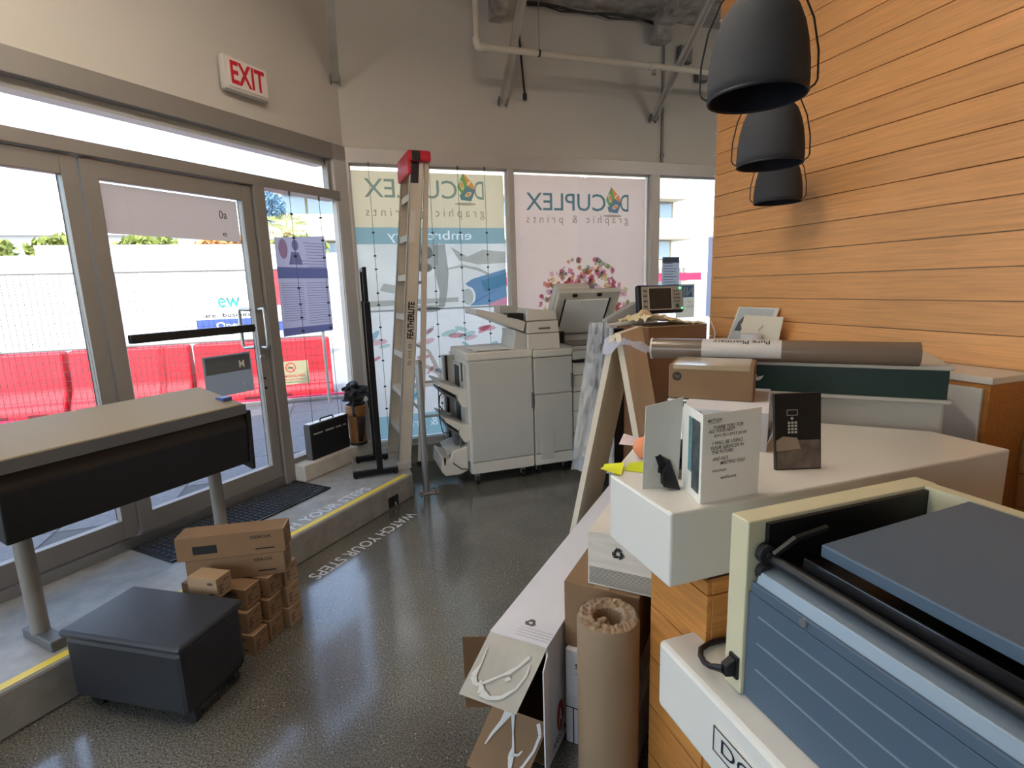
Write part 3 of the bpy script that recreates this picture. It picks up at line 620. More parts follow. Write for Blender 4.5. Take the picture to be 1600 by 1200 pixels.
# door mat
t = thing('door_mat', 'black ribbed rubber door mat in front of the entrance', 'mat', DK @ Vector((2.07, 3.01, .185)), math.radians(45))
obj('mat_base', MB().box((-.57, -.19, 0), (.57, .19, .006)), M_dark, t, bevel=.003)
b = MB()
for i in range(34):
    for j in range(7): b.box((-.54+i*.0322, -.165+j*.0475, .006), (-.54+i*.0322+.022, -.165+j*.0475+.04, .012))
obj('ribs', b, mat('mat rib grey', (52, 53, 56), .9), t, kind='stuff')
obj('border', MB().box((-.57, -.19, .006), (.57, -.175, .011)).box((.555, -.175, .006), (.57, .19, .011)), M_black, t)
# window ledge
struct('trim_5', MB().box((.1, .0, .185), (.845, .145, .312)), mat('white painted masonry', (196, 190, 180), .75, var=.1, vscale=12, bump=.15, bscale=30), LW, bevel=.01)
# flat black case
t = thing('portfolio_case', 'flat black carrying case leaning upright on the window ledge', 'case', LW @ Vector((.52, .075, .312)), math.radians(225))
obj('shell', MB().box((-.2, -.035, 0), (.2, .03, .275)), M_black, t, bevel=.005); obj('silver_edge', MB().box((-.2, -.033, .275), (.2, .028, .283)), M_steel, t)
obj('end_plate', MB().box((.2, -.033, .005), (.204, .028, .27)), M_cop3, t); obj('handle', MB().tube([(-.07, 0, .283), (-.06, 0, .30), (.06, 0, .30), (.07, 0, .283)], .006), M_black, t)
b = MB(); pq2 = [(.17, .08, .03), (.05, -.04, .035), (-.06, -.12, .03), (-.14, -.17, .03)]
for x0, x1, h in pq2: b.box((x1, .0301, .195), (x0, .031, .195+h*.4))
obj('lettering_strip', b, M_cop2, t)
# brown bag with black bundle
t = thing('golf_bag', 'brown leather tube bag stuffed with black covers on the ledge', 'bag', LW @ Vector((.225, .112, .312)), math.radians(225))
M_lea = mat('brown leather', (126, 84, 40), .5, var=.25, vscale=9)
obj('barrel', MB().lathe([(.001, 0), (.066, .0), (.07, .02), (.072, .15), (.078, .26), (.084, .33), (.001, .33)], seg=28), M_lea, t, smooth=True)
obj('base_ring', MB().lathe([(.001, 0), (.073, 0), (.075, .022), (.001, .022)], seg=28), M_black, t, smooth=True)
obj('collar', MB().lathe([(.08, .25), (.087, .255), (.09, .33), (.08, .34)], seg=28), mat('tan leather', (140, 96, 52), .5), t, smooth=True)
obj('front_pocket', MB().prism([(-.05, .0, .235), (.02, .0, .235), (.035, .0, .06), (.01, .0, .035), (-.03, .0, .06)][::-1], (0, .0, 0.0001)) if False else MB().grid(lambda u, v: (lambda a, z: (math.cos(a)*.079, math.sin(a)*.079, z))(.75+u*1.25*(.35+.65*v), .035+v*.2), 8, 4), mat('dark brown pocket', (42, 28, 20), .5), t, smooth=True, thick=.004)
obj('emblem', MB().cyl((-.02, .083, .385), (-.022, .1, .39), .022).cyl((-.02, .1, .388), (-.02, .103, .39), .011), M_paper, t)
cov = mat('black crumpled nylon', (17, 18, 22), .55, bump=.5, bscale=40)
for i, (c, r, sq) in enumerate((((.0, 0, .40), .1, (1.1, .9, .55)), ((.07, .02, .43), .06, (1, .8, .9)), ((-.06, .02, .45), .065, (1.2, .8, .6)), ((.0, -.02, .49), .055, (1, .8, .8)), ((.09, .0, .485), .035, (1.3, .7, .7)), ((-.09, .03, .40), .05, (1.2, .8, .6)), ((.03, .04, .36), .055, (1.6, .7, .5)))):
    obj('cover', MB().blob(c, r, amp=.7, sc=2.6, sq=sq), cov, t)
obj('strap', MB().tube([(.07, .05, .40), (.11, .07, .35), (.13, .09, .30), (.115, .09, .27)], .011, 8), M_black, t); obj('strap', MB().tube([(-.09, .05, .38), (-.1, .06, .28), (-.1, .06, .2), (-.105, .06, .14)], .008, 6), M_black, t)
obj('strap', MB().tube([(.12, .09, .295), (.1, .095, .265), (.075, .09, .24)], .005, 6), M_black, t)
# black sign stand
t = thing('sign_stand', 'black metal sign stand with open base beside the ladder', 'stand', (.235, 4.19, .185))
def rbar(p0, p1, a, bq): return MB().box((min(p0[0], p1[0])-a, min(p0[1], p1[1])-bq, p0[2]), (max(p0[0], p1[0])+a, max(p0[1], p1[1])+bq, p1[2]))
for y, x0, x1 in ((-.19, -.2, .135), (.19, -.165, .095)):
    obj('foot_bar', MB().box((x0, y-.02, .012), (x1, y+.02, .052)), M_blackm, t, bevel=.003)
    obj('upright', MB().box((-.022, y-.022, .05), (.022, y+.022, 1.32)), M_blackm, t, bevel=.003)
    obj('extension', MB().box((-.014, y-.013, 1.32), (.014, y+.013, 1.54)), M_blackm, t, bevel=.002)
    for x in (x0+.02, x1-.02): obj('foot_pad', MB().cyl((x, y, 0), (x, y, .014), .014), M_black, t)
obj('top_bar', MB().box((-.014, -.2, 1.54), (.014, .2, 1.566)), M_blackm, t); obj('base_bar', MB().box((-.2, -.17, .014), (-.185, .17, .05)), M_alu_d, t)
obj('lower_bar', MB().box((-.012, -.17, .2), (.012, .17, .235)), M_blackm, t)
# step ladder
t = thing('step_ladder', 'tall aluminium step ladder with red top cap leaning by the banner', 'ladder', (.405, 4.33, .185), math.radians(4))
M_lad = mat('ladder aluminium', (200, 190, 174), .42, .3, var=.08, vscale=5); TOP = 2.36; LX = .27
def lx(z): return LX*z/TOP
def ly(z): return .245-.075*z/TOP
for s in (-1, 1):
    def rail(x0, x1, z0, z1, th, off=0):
        q = MB(); y0, y1 = s*(ly(z0)+off), s*(ly(z1)+off)
        q.hexa([(x0+lx(z0), y0-th, z0), (x1+lx(z0), y0-th, z0), (x1+lx(z0), y0+th, z0), (x0+lx(z0), y0+th, z0), (x0+lx(z1), y1-th, z1), (x1+lx(z1), y1-th, z1), (x1+lx(z1), y1+th, z1), (x0+lx(z1), y1+th, z1)]); return q
    rl_ = obj('front_rail', rail(-.04, .05, .02, TOP, .006), M_lad, t)
    obj('rail_flange', rail(-.045, -.04, .02, TOP, .016), M_steel, rl_); obj('rail_flange', rail(.05, .055, .02, TOP, .016), M_steel, rl_)
    obj('rear_rail', MB().hexa([(.12, s*.235-.012, .02), (.165, s*.235-.012, .02), (.165, s*.235+.012, .02), (.12, s*.235+.012, .02), (.33, s*.16-.012, TOP-.03), (.365, s*.16-.012, TOP-.03), (.365, s*.16+.012, TOP-.03), (.33, s*.16+.012, TOP-.03)]), M_lad, t)
    obj('foot', MB().box((-.05, s*ly(0)-.02, 0), (.06, s*ly(0)+.02, .06)), M_cop2, t, bevel=.003)
    obj('rear_foot', MB().box((.115, s*.235-.016, 0), (.17, s*.235+.016, .04)), M_black, t)
for k in range(7):
    z = .3+.3*k; obj('step', MB().box((-.035+lx(z), -ly(z)+.006, z-.012), (.05+lx(z), ly(z)-.006, z+.012)).box((-.037+lx(z), -ly(z)+.006, z-.035), (-.033+lx(z), ly(z)-.006, z+.0)), M_lad, t)
for k in range(4):
    z = .45+.5*k; f_ = z/TOP; obj('rear_brace', MB().box((.13+.205*f_, -.225+.07*f_, z-.012), (.145+.205*f_, .225-.07*f_, z+.012)), M_steel, t)
obj('top_cap', MB().box((LX-.07, -.21, TOP-.03), (LX+.105, .21, TOP+.05)), M_red, t, bevel=.015); obj('cap_corner', MB().box((LX-.075, -.2, TOP-.12), (LX-.05, .2, TOP-.02)), M_red, t, bevel=.008); obj('black_label', MB().box((LX-.04, -.2125, TOP-.028), (LX+.022, -.2095, TOP+.042)), M_black, t)
def onrail(a, c, z0, x0, yo=-.0095): z = z0+c; return Vector((x0+a+lx(z), -ly(z)+yo, z))
b = MB(); q = MB(); text(q, 'FEATHERLITE', (0, 0, 0), (1, 0, 0), (0, 1, 0), .28, .05, .035, .15)
for v in q.bm.verts: a, c = v.co.x, v.co.y; v.co = onrail(.028-c, a, 1.02, .004)
obj('lettering', q, M_ink, t)
q = MB(); text(q, 'III IIIII III', (0, 0, 0), (1, 0, 0), (0, 1, 0), .16, .03)
for v in q.bm.verts: a, c = v.co.x, v.co.y; v.co = onrail(.02-c, a, .82, .004)
obj('lettering', q, M_cop3, t); q = MB()
q2 = MB(); q2.poly([onrail(-.037, 0, 2.18, 0), onrail(.022, 0, 2.18, 0), onrail(.022, 0, 2.335, 0), onrail(-.037, 0, 2.335, 0)]); obj('black_sticker', q2, M_black, t)
for z0, z1, x0, x1 in ((1.75, 1.98, -.035, .012),): q.poly([onrail(x0, 0, z0, 0), onrail(x1, 0, z0, 0), onrail(x1, 0, z1, 0), onrail(x0, 0, z1, 0)])
obj('sticker', q, M_cop, t)
# rail post
t = thing('rail_post', 'grey steel rail post at the corner of the entry step', 'post', (.575, 3.975, 0))
obj('post', MB().cyl((0, 0, .006), (0, 0, 1.03), .026, seg=20), M_steel, t, smooth=True); obj('base_plate', MB().box((-.06, -.05, 0), (.085, .05, .008)), M_alu_d, t, bevel=.002)
obj('cap', MB().lathe([(.0265, 1.028), (.0265, 1.04), (.02, 1.055), (.008, 1.061), (.0005, 1.062)], seg=20), M_alu_d, t, smooth=True)
for x, y in ((-.045, -.035), (.07, -.035), (.07, .035)): obj('bolt', MB().cyl((x, y, .008), (x, y, .016), .008, seg=6), M_black, t)

# ================================================================== COPIER
t = thing('production_copier', 'large grey office copier with side trays and raised lid', 'copier', (1.8, 4.24, 0))
def cp(name, b, m_=None, bev=.006, parent=None, **k): return obj(name, b, m_ or M_cop, parent or t, world=True, bevel=bev, **k)
cp('finisher_body', MB().box((.945, 3.965, .1), (1.488, 4.53, 1.03)), M_cop)
cp('finisher_front', MB().box((.955, 3.945, .2), (1.484, 3.968, 1.015)), M_cop2, .008)
cp('finisher_skirt', MB().box((.955, 3.95, .1), (1.484, 3.968, .195)), M_cop, .006)
cp('finisher_top', MB().box((.94, 3.945, 1.02), (1.488, 4.54, 1.085)), M_cop, .012)
cp('door_handle', MB().box((1.468, 3.935, .60), (1.486, 3.95, .73)), M_cop3, .003)
cp('middle_front', MB().box((1.496, 3.945, .2), (1.836, 3.968, .7)), M_cop2, .008)
cp('middle_front', MB().box((1.496, 3.945, .706), (1.836, 3.968, 1.005)), M_cop2, .008)
cp('middle_body', MB().box((1.494, 3.965, .1), (1.838, 4.53, 1.005)), M_cop)
cp('middle_top', MB().box((1.492, 3.945, 1.01), (1.84, 4.54, 1.07)), M_cop, .012)
cp('middle_skirt', MB().box((1.496, 3.95, .1), (1.836, 3.968, .195)), M_cop)
cp('vent_cover', MB().box((1.545, 3.942, .15), (1.665, 3.95, .42)), M_cop2, .003)
cp('door_handle', MB().box((1.82, 3.935, .74), (1.838, 3.95, .86)), M_cop3, .003)
cp('main_body', MB().box((1.845, 4.0, .1), (2.76, 4.62, .99)), M_cop)
for i, (z0, z1) in enumerate(((.11, .2), (.205, .33), (.335, .52), (.525, .69), (.695, .83), (.835, .95))):
    cp('drawer', MB().box((1.85, 3.965, z0), (2.74, 4.01, z1)), mat('copier light panel', (196, 192, 182), .5), .005)
cp('main_top', MB().box((1.845, 3.96, .965), (2.76, 4.62, 1.03)), M_cop2, .01); cp('black_band', MB().box((1.85, 3.945, .94), (2.3, 3.99, .965)), M_black, .004)
cp('platen_frame', MB().box((1.87, 4.08, 1.03), (2.5, 4.56, 1.06)), M_cop2); cp('platen_glass', MB().box((1.93, 4.12, 1.06), (2.4, 4.5, 1.064)), mat('dark platen glass', (34, 36, 38), .1))
cp('hinge_housing', MB().box((1.87, 4.52, 1.03), (2.5, 4.62, 1.17)), M_cop2, .01)
for x in (1.94, 2.36): cp('hinge', MB().box((x, 4.46, 1.06), (x+.06, 4.54, 1.16)), M_black, .006)
# raised lid
ML = Matrix.Translation((0, 4.52, 1.12)) @ Matrix.Rotation(math.radians(-57), 4, 'X')
def lidb(lo, hi): return MB().box(lo, hi, ML)
lid = cp('lid', lidb((1.87, -.47, 0), (2.48, 0, .05)), M_cop, .012)
cp('lid_pad', lidb((1.95, -.39, -.012), (2.37, -.03, 0)), mat('white lid pad', (232, 234, 232), .6), .003, lid); cp('lid_pad_edge', lidb((1.935, -.4, -.008), (1.945, -.02, 0)).box((2.375, -.4, -.008), (2.39, -.02, 0), ML), M_black, .001, lid)
cp('feeder', lidb((1.86, -.48, .05), (2.2, -.02, .15)), M_cop, .03, lid); cp('feeder_tray', lidb((2.2, -.45, .06), (2.5, -.05, .085)), M_cop2, .006, lid)
for x in (2.0, 2.24): cp('latch', lidb((x, -.455, -.02), (x+.04, -.43, 0)), M_black, .002, lid)
# document inserter on top
def xz(pts, y0, y1): return MB().prism([(x, y0, z) for x, z in pts], (0, y1-y0, 0))
cp('inserter_body', xz([(1.46, 1.07), (1.74, 1.07), (1.735, 1.2), (1.46, 1.2)], 3.97, 4.36), M_cop, .006)
cp('inserter_body', xz([(1.455, 1.205), (1.735, 1.205), (1.72, 1.3), (1.46, 1.3)], 3.965, 4.36), M_cop, .008)
cp('inserter_head', xz([(1.45, 1.305), (1.72, 1.305), (1.705, 1.375), (1.48, 1.405), (1.45, 1.4)], 3.965, 4.36), M_cop, .01)
cp('inserter_tray', xz([(1.04, 1.42), (1.04, 1.375), (1.12, 1.355), (1.43, 1.22), (1.45, 1.3), (1.3, 1.36)], 3.98, 4.34), M_cop, .008)
cp('inserter_guide', xz([(1.3, 1.37), (1.44, 1.33), (1.46, 1.42), (1.3, 1.43)], 4.2, 4.36), M_cop2, .004)
cp('inserter_mouth', xz([(1.29, 1.345), (1.43, 1.315), (1.43, 1.37), (1.3, 1.375)], 3.972, 4.1), M_black, .004)
cp('inserter_neck', xz([(1.36, 1.19), (1.34, 1.075), (1.46, 1.075), (1.46, 1.2), (1.36, 1.24)], 4.0, 4.34), M_cop2, .006)
cp('grip_slot', MB().box((1.55, 3.958, 1.235), (1.65, 3.966, 1.25)), M_cop3, .002)
# side trays
def tray(z, tip):
    q = cp('output_tray', xz([(.948, z-.005), (.948, z-.145), (.905, z-.15), (.865, z-.08), (.88, z)], 3.985, 4.08), M_cop, .006)
    cp('tray_edge', xz([(.89, z+.005), (.865, z-.05), (tip+.03, z+.035), (tip+.02, z+.075)], 3.987, 4.02), M_cop, .004, q)
    cp('tray_floor', xz([(.945, z-.02), (.9, z-.04), (tip+.02, z+.05), (tip+.02, z+.065)], 4.02, 4.42), M_cop2, .002, q)
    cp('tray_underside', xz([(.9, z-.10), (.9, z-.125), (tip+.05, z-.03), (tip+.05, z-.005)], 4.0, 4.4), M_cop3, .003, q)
    cp('tray_rod', MB().box((tip-.1, 4.2, z+.035), (tip+.12, 4.24, z+.05)), M_cop2, .003, q)
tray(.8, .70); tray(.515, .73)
cp('finisher_side', MB().box((.925, 4.0, .2), (.945, 4.5, .98)), M_cop2, .003)
cp('side_slot', MB().box((.918, 4.04, .85), (.926, 4.06, 1.0)).box((.918, 4.16, .3), (.926, 4.3, .96)), M_black, .001); cp('side_rack', MB().box((.85, 4.42, .3), (.93, 4.5, 1.02)), M_cop2, .004)
cp('rack_rail', MB().box((.865, 4.41, .3), (.885, 4.43, 1.02)), M_black, .002)
cp('booklet_bin', xz([(.93, .13), (.93, .33), (.8, .3), (.78, .235), (.715, .27), (.705, .15), (.74, .1), (.86, .1)], 3.99, 4.36), M_cop, .012)
cp('bin_slot', xz([(.73, .2), (.74, .2), (.75, .25), (.73, .265)], 3.986, 3.995), M_black, 0)
cp('bin_flap', xz([(.93, .34), (.76, .3), (.765, .285), (.93, .315)], 4.0, 4.3), M_cop2, .002)
cp('bin_cable', MB().tube([(.78, 4.02, .27), (.81, 3.99, .2), (.87, 3.985, .15), (.93, 3.985, .14)], .006), M_cop3, 0)
cp('side_cable', MB().tube([(.72, 4.0, .83), (.715, 3.99, .7), (.72, 4.0, .56), (.74, 4.02, .46), (.8, 4.05, .44), (.83, 4.1, .5)], .004), M_black, 0); cp('side_cable', MB().tube([(.84, 4.4, .72), (.8, 4.4, .68), (.79, 4.4, .6), (.84, 4.4, .52)], .006), M_black, 0)
cp('side_bracket', MB().box((.84, 4.05, .34), (.92, 4.15, .44)).box((.87, 4.0, .26), (.885, 4.02, .42)), M_cop3, .003)
for x, y in ((1.0, 4.0), (1.4, 4.02), (1.55, 4.05), (1.8, 4.05), (2.0, 4.08), (2.6, 4.08), (1.0, 4.45), (1.45, 4.45), (2.6, 4.5)):
    c = cp('caster', MB().cyl((x-.014, y, .034), (x+.014, y, .034), .034, seg=16), M_black, 0); cp('caster_fork', MB().box((x-.02, y-.012, .034), (x+.02, y+.012, .105)), M_steel, .002, c)
# papers on the finisher
o = obj('paper_sheets', MB().grid(lambda u, v: (1.02+.3*u, 3.98+.34*v, 1.088+.012*abs(noise.noise(Vector((u*4, v*4, 0))))), 10, 8), M_paper, smooth=True); tag(o, 'loose white sheets lying on top of the copier finisher', 'paper')
# console
t = thing('copier_console', 'tilted copier touch console with dark screen on an arm', 'control panel', (2.465, 3.62, 1.335))
MC = Matrix.Translation((2.465, 3.62, 1.445)) @ Matrix.Rotation(math.radians(-6), 4, 'X') @ Matrix.Rotation(math.radians(8), 4, 'Z')
def cn(n_, b, m_, bev=0, **k): return obj(n_, b, m_, t, world=True, bevel=bev, **k)
cn('case', MB().box((-.232, 0, -.11), (.232, .05, .112), MC), M_black, .018); cn('fascia', MB().box((-.205, -.006, -.085), (.212, .0, .1), MC), M_cop2, .004); cn('screen', MB().box((-.135, -.010, -.075), (.09, -.005, .085), MC), mat('dark lcd', (48, 50, 52), .25), .002)
cn('screen_bezel', MB().box((-.14, -.008, -.08), (-.135, -.006, .09), MC).box((.09, -.009, -.08), (.097, -.006, .09), MC).box((-.14, -.009, -.082), (.097, -.006, -.076), MC), M_paper)
q = MB()
for i in range(4):
    for j in range(3): q.cyl(MC @ Vector((.125+.022*j, -.011, -.02+.028*i)), MC @ Vector((.125+.022*j, -.006, -.02+.028*i)), .006, seg=8)
for i in range(4): q.box((-.19, -.009, .06-.04*i), (-.155, -.006, .072-.04*i), MC)
cn('buttons', q, M_cop3); cn('start_button', MB().cyl(MC @ Vector((.15, -.014, -.055)), MC @ Vector((.15, -.006, -.055)), .016), mat('green button', (50, 92, 70), .4)); 
cn('indicator_lamp', MB().cyl(MC @ Vector((.185, -.012, .085)), MC @ Vector((.185, -.006, .085)), .008, seg=10).cyl(MC @ Vector((.2, -.012, -.075)), MC @ Vector((.2, -.006, -.075)), .006, seg=10), mat('green led', (80, 255, 130), .4, emit=1.5))
cn('arm', MB().hexa([(2.03, 3.72, 1.24), (2.30, 3.72, 1.34), (2.30, 3.80, 1.34), (2.03, 3.80, 1.24), (2.03, 3.72, 1.30), (2.30, 3.72, 1.43), (2.30, 3.80, 1.43), (2.03, 3.80, 1.30)]), M_cop2, .008)
cn('arm_post', MB().box((1.99, 3.73, 0.0), (2.06, 3.80, 1.28)), M_cop2, .008)

# black panel wrapped in plastic
M_plas = bpy.data.materials.new('clear crinkled plastic'); M_plas.use_nodes = True; n = M_plas.node_tree; n.nodes.clear()
o_ = n.nodes.new('ShaderNodeOutputMaterial'); tr = n.nodes.new('ShaderNodeBsdfTransparent'); d_ = n.nodes.new('ShaderNodeBsdfPrincipled'); d_.inputs['Base Color'].default_value = lin((226, 226, 232)); d_.inputs['Roughness'].default_value = .18
mx = n.nodes.new('ShaderNodeMixShader'); mx.inputs[0].default_value = .42; n.links.new(tr.outputs[0], mx.inputs[1]); n.links.new(d_.outputs[0], mx.inputs[2]); n.links.new(mx.outputs[0], o_.inputs[0])
t = thing('tall_black_panel', 'tall black panel on edge beside the copier', 'divider', (1.945, 3.56, 0))  # plain upright black panel, not a divider of the room
obj('board', MB().box((-.055, -.16, .02), (.05, .12, 1.255)), M_black, t, bevel=.004); obj('edge_strip', MB().box((-.062, -.17, .02), (-.05, -.15, 1.26)), M_cop, t); obj('foot', MB().box((-.06, -.16, 0), (.055, .12, .02)), M_dark, t)
def drape(u, v):
    z = 1.3-1.12*v; wv = .025*noise.noise(Vector((u*5, v*7, 1)))+.012*noise.noise(Vector((u*13, v*18, 4)))
    return (1.70+.19*u-.075*v*(1-u)+wv+.10*(1-v)*(1-u), 3.36+.2*(1-u)-.02*v+wv*1.5, z)
o = obj('plastic_sheet', MB().grid(drape, 26, 60), M_plas, smooth=True); tag(o, 'crinkled clear plastic sheet hanging over the tall black panel', 'plastic sheet')
tag(obj('white_rod', MB().tube([(1.86, 3.37, 1.285), (2.0, 3.35, 1.295), (2.2, 3.33, 1.315)], .014), M_cop), 'thin white rod lying across the black panel and carton', 'rod')

# A-frame board
M_ply = mat('pale plywood', (236, 218, 190), .7, var=.1, vscale=3, stretch=(1, 1, .2)); M_plye = mat('pale board edge', (222, 208, 186), .7)
t = thing('a_frame_board', 'plywood a-frame sign board standing between desk and copier', 'sign board', DK @ Vector((3.2, .82, 0)), math.radians(45))
for nm, y0, y1 in (('front_board', .275, .012), ('rear_board', -.26, -.018)):
    z1 = 1.285 if y0 > 0 else 1.30; th = .017
    p = obj(nm, MB().hexa([(-.25, y0-th, 0), (.28, y0-th, 0), (.28, y0+th, 0), (-.25, y0+th, 0), (-.25, y1-th, z1), (.28, y1-th, z1), (.28, y1+th, z1), (-.25, y1+th, z1)]), M_ply, t)
    obj('edge_band', MB().hexa([(-.254, y0-th, 0), (-.25, y0-th, 0), (-.25, y0+th, 0), (-.254, y0+th, 0), (-.254, y1-th, z1), (-.25, y1-th, z1), (-.25, y1+th, z1), (-.254, y1+th, z1)]), M_plye, p)
obj('hinge_strip', MB().box((-.2, -.03, 1.275), (.2, .03, 1.29)), M_alu_d, t)
M_pl2 = _film('bluish plastic scrap', (222, 226, 246), .45, .12)
def scrap(u, v): return DK @ Vector((2.88+.2*u, .87-.24*v+.05*u*(1-v), 1.25-.06*abs(v-.5)*2+.05*noise.noise(Vector((u*3, v*3, 2)))+.06*(u if v < .5 else .2)))
tag(obj('plastic_scrap', MB().grid(scrap, 12, 12), M_pl2, smooth=False), 'crumpled bluish plastic scrap caught on top of the a-frame board', 'plastic sheet')
# big brown carton behind the desk
t = thing('tall_carton', 'tall brown carton with crumpled paper on top behind the desk', 'carton', (2.21, 3.33, 0))
obj('body', MB().box((-.2, -.23, 0), (.275, .2, 1.275)), mat('dark kraft carton', (136, 96, 66), .8, var=.08, vscale=2), t, bevel=.004); obj('top_flap', MB().box((-.2, -.232, 1.275), (.275, .0, 1.281)), M_kraft2, t)
o = obj('crumpled_paper', MB().grid(lambda u, v: (1.98+.5*u, 3.1+.36*v, 1.283+.09*max(0, 1-abs(2*u-.5))*(.7+noise.noise(Vector((u*4, v*4, 3))))+.035*abs(noise.noise(Vector((u*9, v*9, 7))))), 22, 16), mat('cream packing paper', (244, 224, 180), .8)); tag(o, 'crumpled cream packing paper on the tall carton', 'paper')
tag(obj('hanging_cable', MB().tube([(2.5, 3.08, 1.30), (2.515, 3.05, 1.22), (2.50, 3.05, 1.1), (2.44, 3.05, 1.0), (2.42, 3.05, .6), (2.44, 3.06, 0.004)], .004, 6), M_paper), 'thin white cable hanging beside the tall carton', 'cable')
# ================================================================== RECEPTION DESK
M_dplank = wood('oak desk plank', (196, 132, 66), (14, 1.0, 14), .7); M_dplank2 = wood('oak desk plank across', (196, 132, 66), (1.0, 14, 14), .7)
t = thing('reception_desk', 'white topped reception desk with oak plank front', 'desk', (.95, 1.0, 0))
def ds(n_, b, m_, bev=.004, parent=None, **k): return obj(n_, b, m_, parent or t, world=True, bevel=bev, **k)
ds('upper_counter', MB().prism([(.70, .975, .862), (1.9, .975, .862), (1.9, 1.2, .862), (1.269, 1.831, .862), (.70, 1.262, .862)], (0, 0, .188)), M_white, .006)
ds('lower_counter', MB().box((.70, -.9, .517), (1.3, 1.014, .70)), M_white, .012)
zz_ = [0, .165, .33, .495, .66, .825, .862]
core = ds('desk_core', MB().prism([(.815, .975, 0), (1.7, .975, 0), (1.7, 1.2, 0), (1.26, 1.64, 0), (.815, 1.21, 0)], (0, 0, .86)).box((.82, -.85, 0), (1.25, .975, .515)), mat('desk carcass', (90, 66, 44), .8), .0)
for z0, z1 in zip(zz_, zz_[1:]):
    ds('plank', MB().box((.80, .962, z0+.002), (.815, 1.2, z1-.002)), M_dplank, .0015, core)
    ds('plank', MB().hexa([(.80, 1.2, z0+.002), (.812, 1.192, z0+.002), (1.262, 1.642, z0+.002), (1.25, 1.65, z0+.002), (.80, 1.2, z1-.002), (.812, 1.192, z1-.002), (1.262, 1.642, z1-.002), (1.25, 1.65, z1-.002)]), M_dplank, .0015, core)
    if z0 >= .66: ds('plank', MB().box((.815, .96, z0+.002), (1.7, .975, z1-.002)), M_dplank2, .0015, core)
    if z1 < .5: ds('plank', MB().box((.805, -.85, z0+.002), (.82, .96, z1-.002)), M_dplank, .0015, core)
# name plaque on the lower counter edge
pl = ds('name_plaque', MB().box((.6955, .3, .583), (.6995, .8, .645)), mat('plaque warm white', (214, 212, 202), .4), .0)
q = MB(); u_, v_ = (0, -1, 0), (0, 0, 1); oo = (.6945, .8, .583)
for a in ((0, 0, .5, .003), (0, .059, .5, .062), (0, 0, .003, .062), (.497, 0, .5, .062)): rect(q, oo, u_, v_, *a)
text(q, 'DOCUPLEX', (.6945, .775, .597), u_, v_, .33, .034, 0)
ds('plaque_print', q, mat('plaque ink', (26, 24, 48), .5), 0, pl)
# ---- blue grey machine on the lower counter
t = thing('tabletop_machine', 'blue grey tabletop machine with beige end frame on the lower counter', 'machine', (.95, .6, .70))
M_beige = mat('beige powder coat', (206, 200, 168), .5); M_bg = mat('blue grey enamel', (76, 94, 112), .5); M_bgl = mat('light blue grey steel', (142, 158, 172), .4, .3)
ms = ds
ms('end_frame', MB().box((.757, .796, .702), (1.3, .846, 1.098)), M_beige, .003)
ms('blue_panel', MB().box((.765, .2, .702), (.79, .796, .945)), M_bg, .002)
ms('panel_body', MB().box((.79, .2, .702), (1.28, .796, .93)), M_bg, .002)
for z in (.905, .845, .785): ms('panel_rib', MB().box((.7625, .22, z-.0015), (.766, .765, z+.0015)), M_bgl, 0)
ms('inner_cheek', MB().box((.80, .786, .94), (1.28, .797, 1.09)), M_black, 0)
ms('feed_bar', MB().hexa([(.762, .2, .955), (.80, .2, .95), (.80, .78, .95), (.762, .78, .955), (.775, .2, .995), (.82, .2, 1.0), (.82, .78, 1.0), (.775, .78, .995)]), M_bgl, .002)
ms('feed_lip', MB().box((.760, .2, .950), (.768, .785, .973)), M_bg, .002)
ms('top_cover', MB().hexa([(.84, .2, 1.055), (1.25, .2, 1.05), (1.25, .70, 1.05), (.84, .70, 1.055), (.84, .2, 1.08), (1.25, .2, 1.1), (1.25, .70, 1.1), (.84, .70, 1.08)]), M_bg, .003)
ms('glass_guard', MB().box((.815, .25, .99), (.82, .715, 1.05)), mat('dark smoked acrylic', (26, 26, 28), .08), .002)
ms('roller', MB().cyl((.80, .21, 1.02), (.80, .79, 1.02), .012), M_black, 0, smooth=True); ms('gear', MB().cyl((.79, .775, 1.03), (.79, .79, 1.03), .02).cyl((.79, .77, 1.03), (.79, .776, 1.03), .006), M_dark, 0); ms('gear', MB().cyl((.79, .775, .99), (.79, .79, .99), .018), M_dark, 0)
ms('link_arm', MB().tube([(.795, .765, 1.035), (.83, .75, 1.07), (.90, .74, 1.085)], .007, 6), M_black, 0)
ms('knob', MB().cyl((.755, .655, .965), (.765, .655, .965), .008), M_steel, 0)
ms('interior', MB().box((.84, .2, .93), (1.27, .786, .99)), M_black, 0); ms('back_panel', MB().box((1.26, .2, .93), (1.29, .796, 1.098)), M_beige, 0)
ms('power_inlet', MB().box((.751, .802, .733), (.759, .828, .785)), M_black, .001)
t = thing('power_cable', 'black power cable looped on the lower counter and plugged in', 'cable', (.72, .86, .70))
ds('plug', MB().hexa([(.728, .808, .742), (.752, .806, .738), (.752, .826, .738), (.728, .826, .742), (.728, .808, .768), (.752, .806, .78), (.752, .826, .78), (.728, .826, .768)]), M_black, .003)
ds('strain_relief', MB().cyl((.731, .817, .755), (.726, .845, .742), .0095, .007, 10), M_black, 0)
ds('lead', MB().tube([(.73, .822, .752), (.724, .85, .739), (.732, .882, .724), (.746, .912, .715), (.766, .936, .710), (.795, .946, .709), (.83, .946, .709), (.9, .93, .709), (.95, .90, .709)], .0066, 10), M_black, 0, smooth=True)

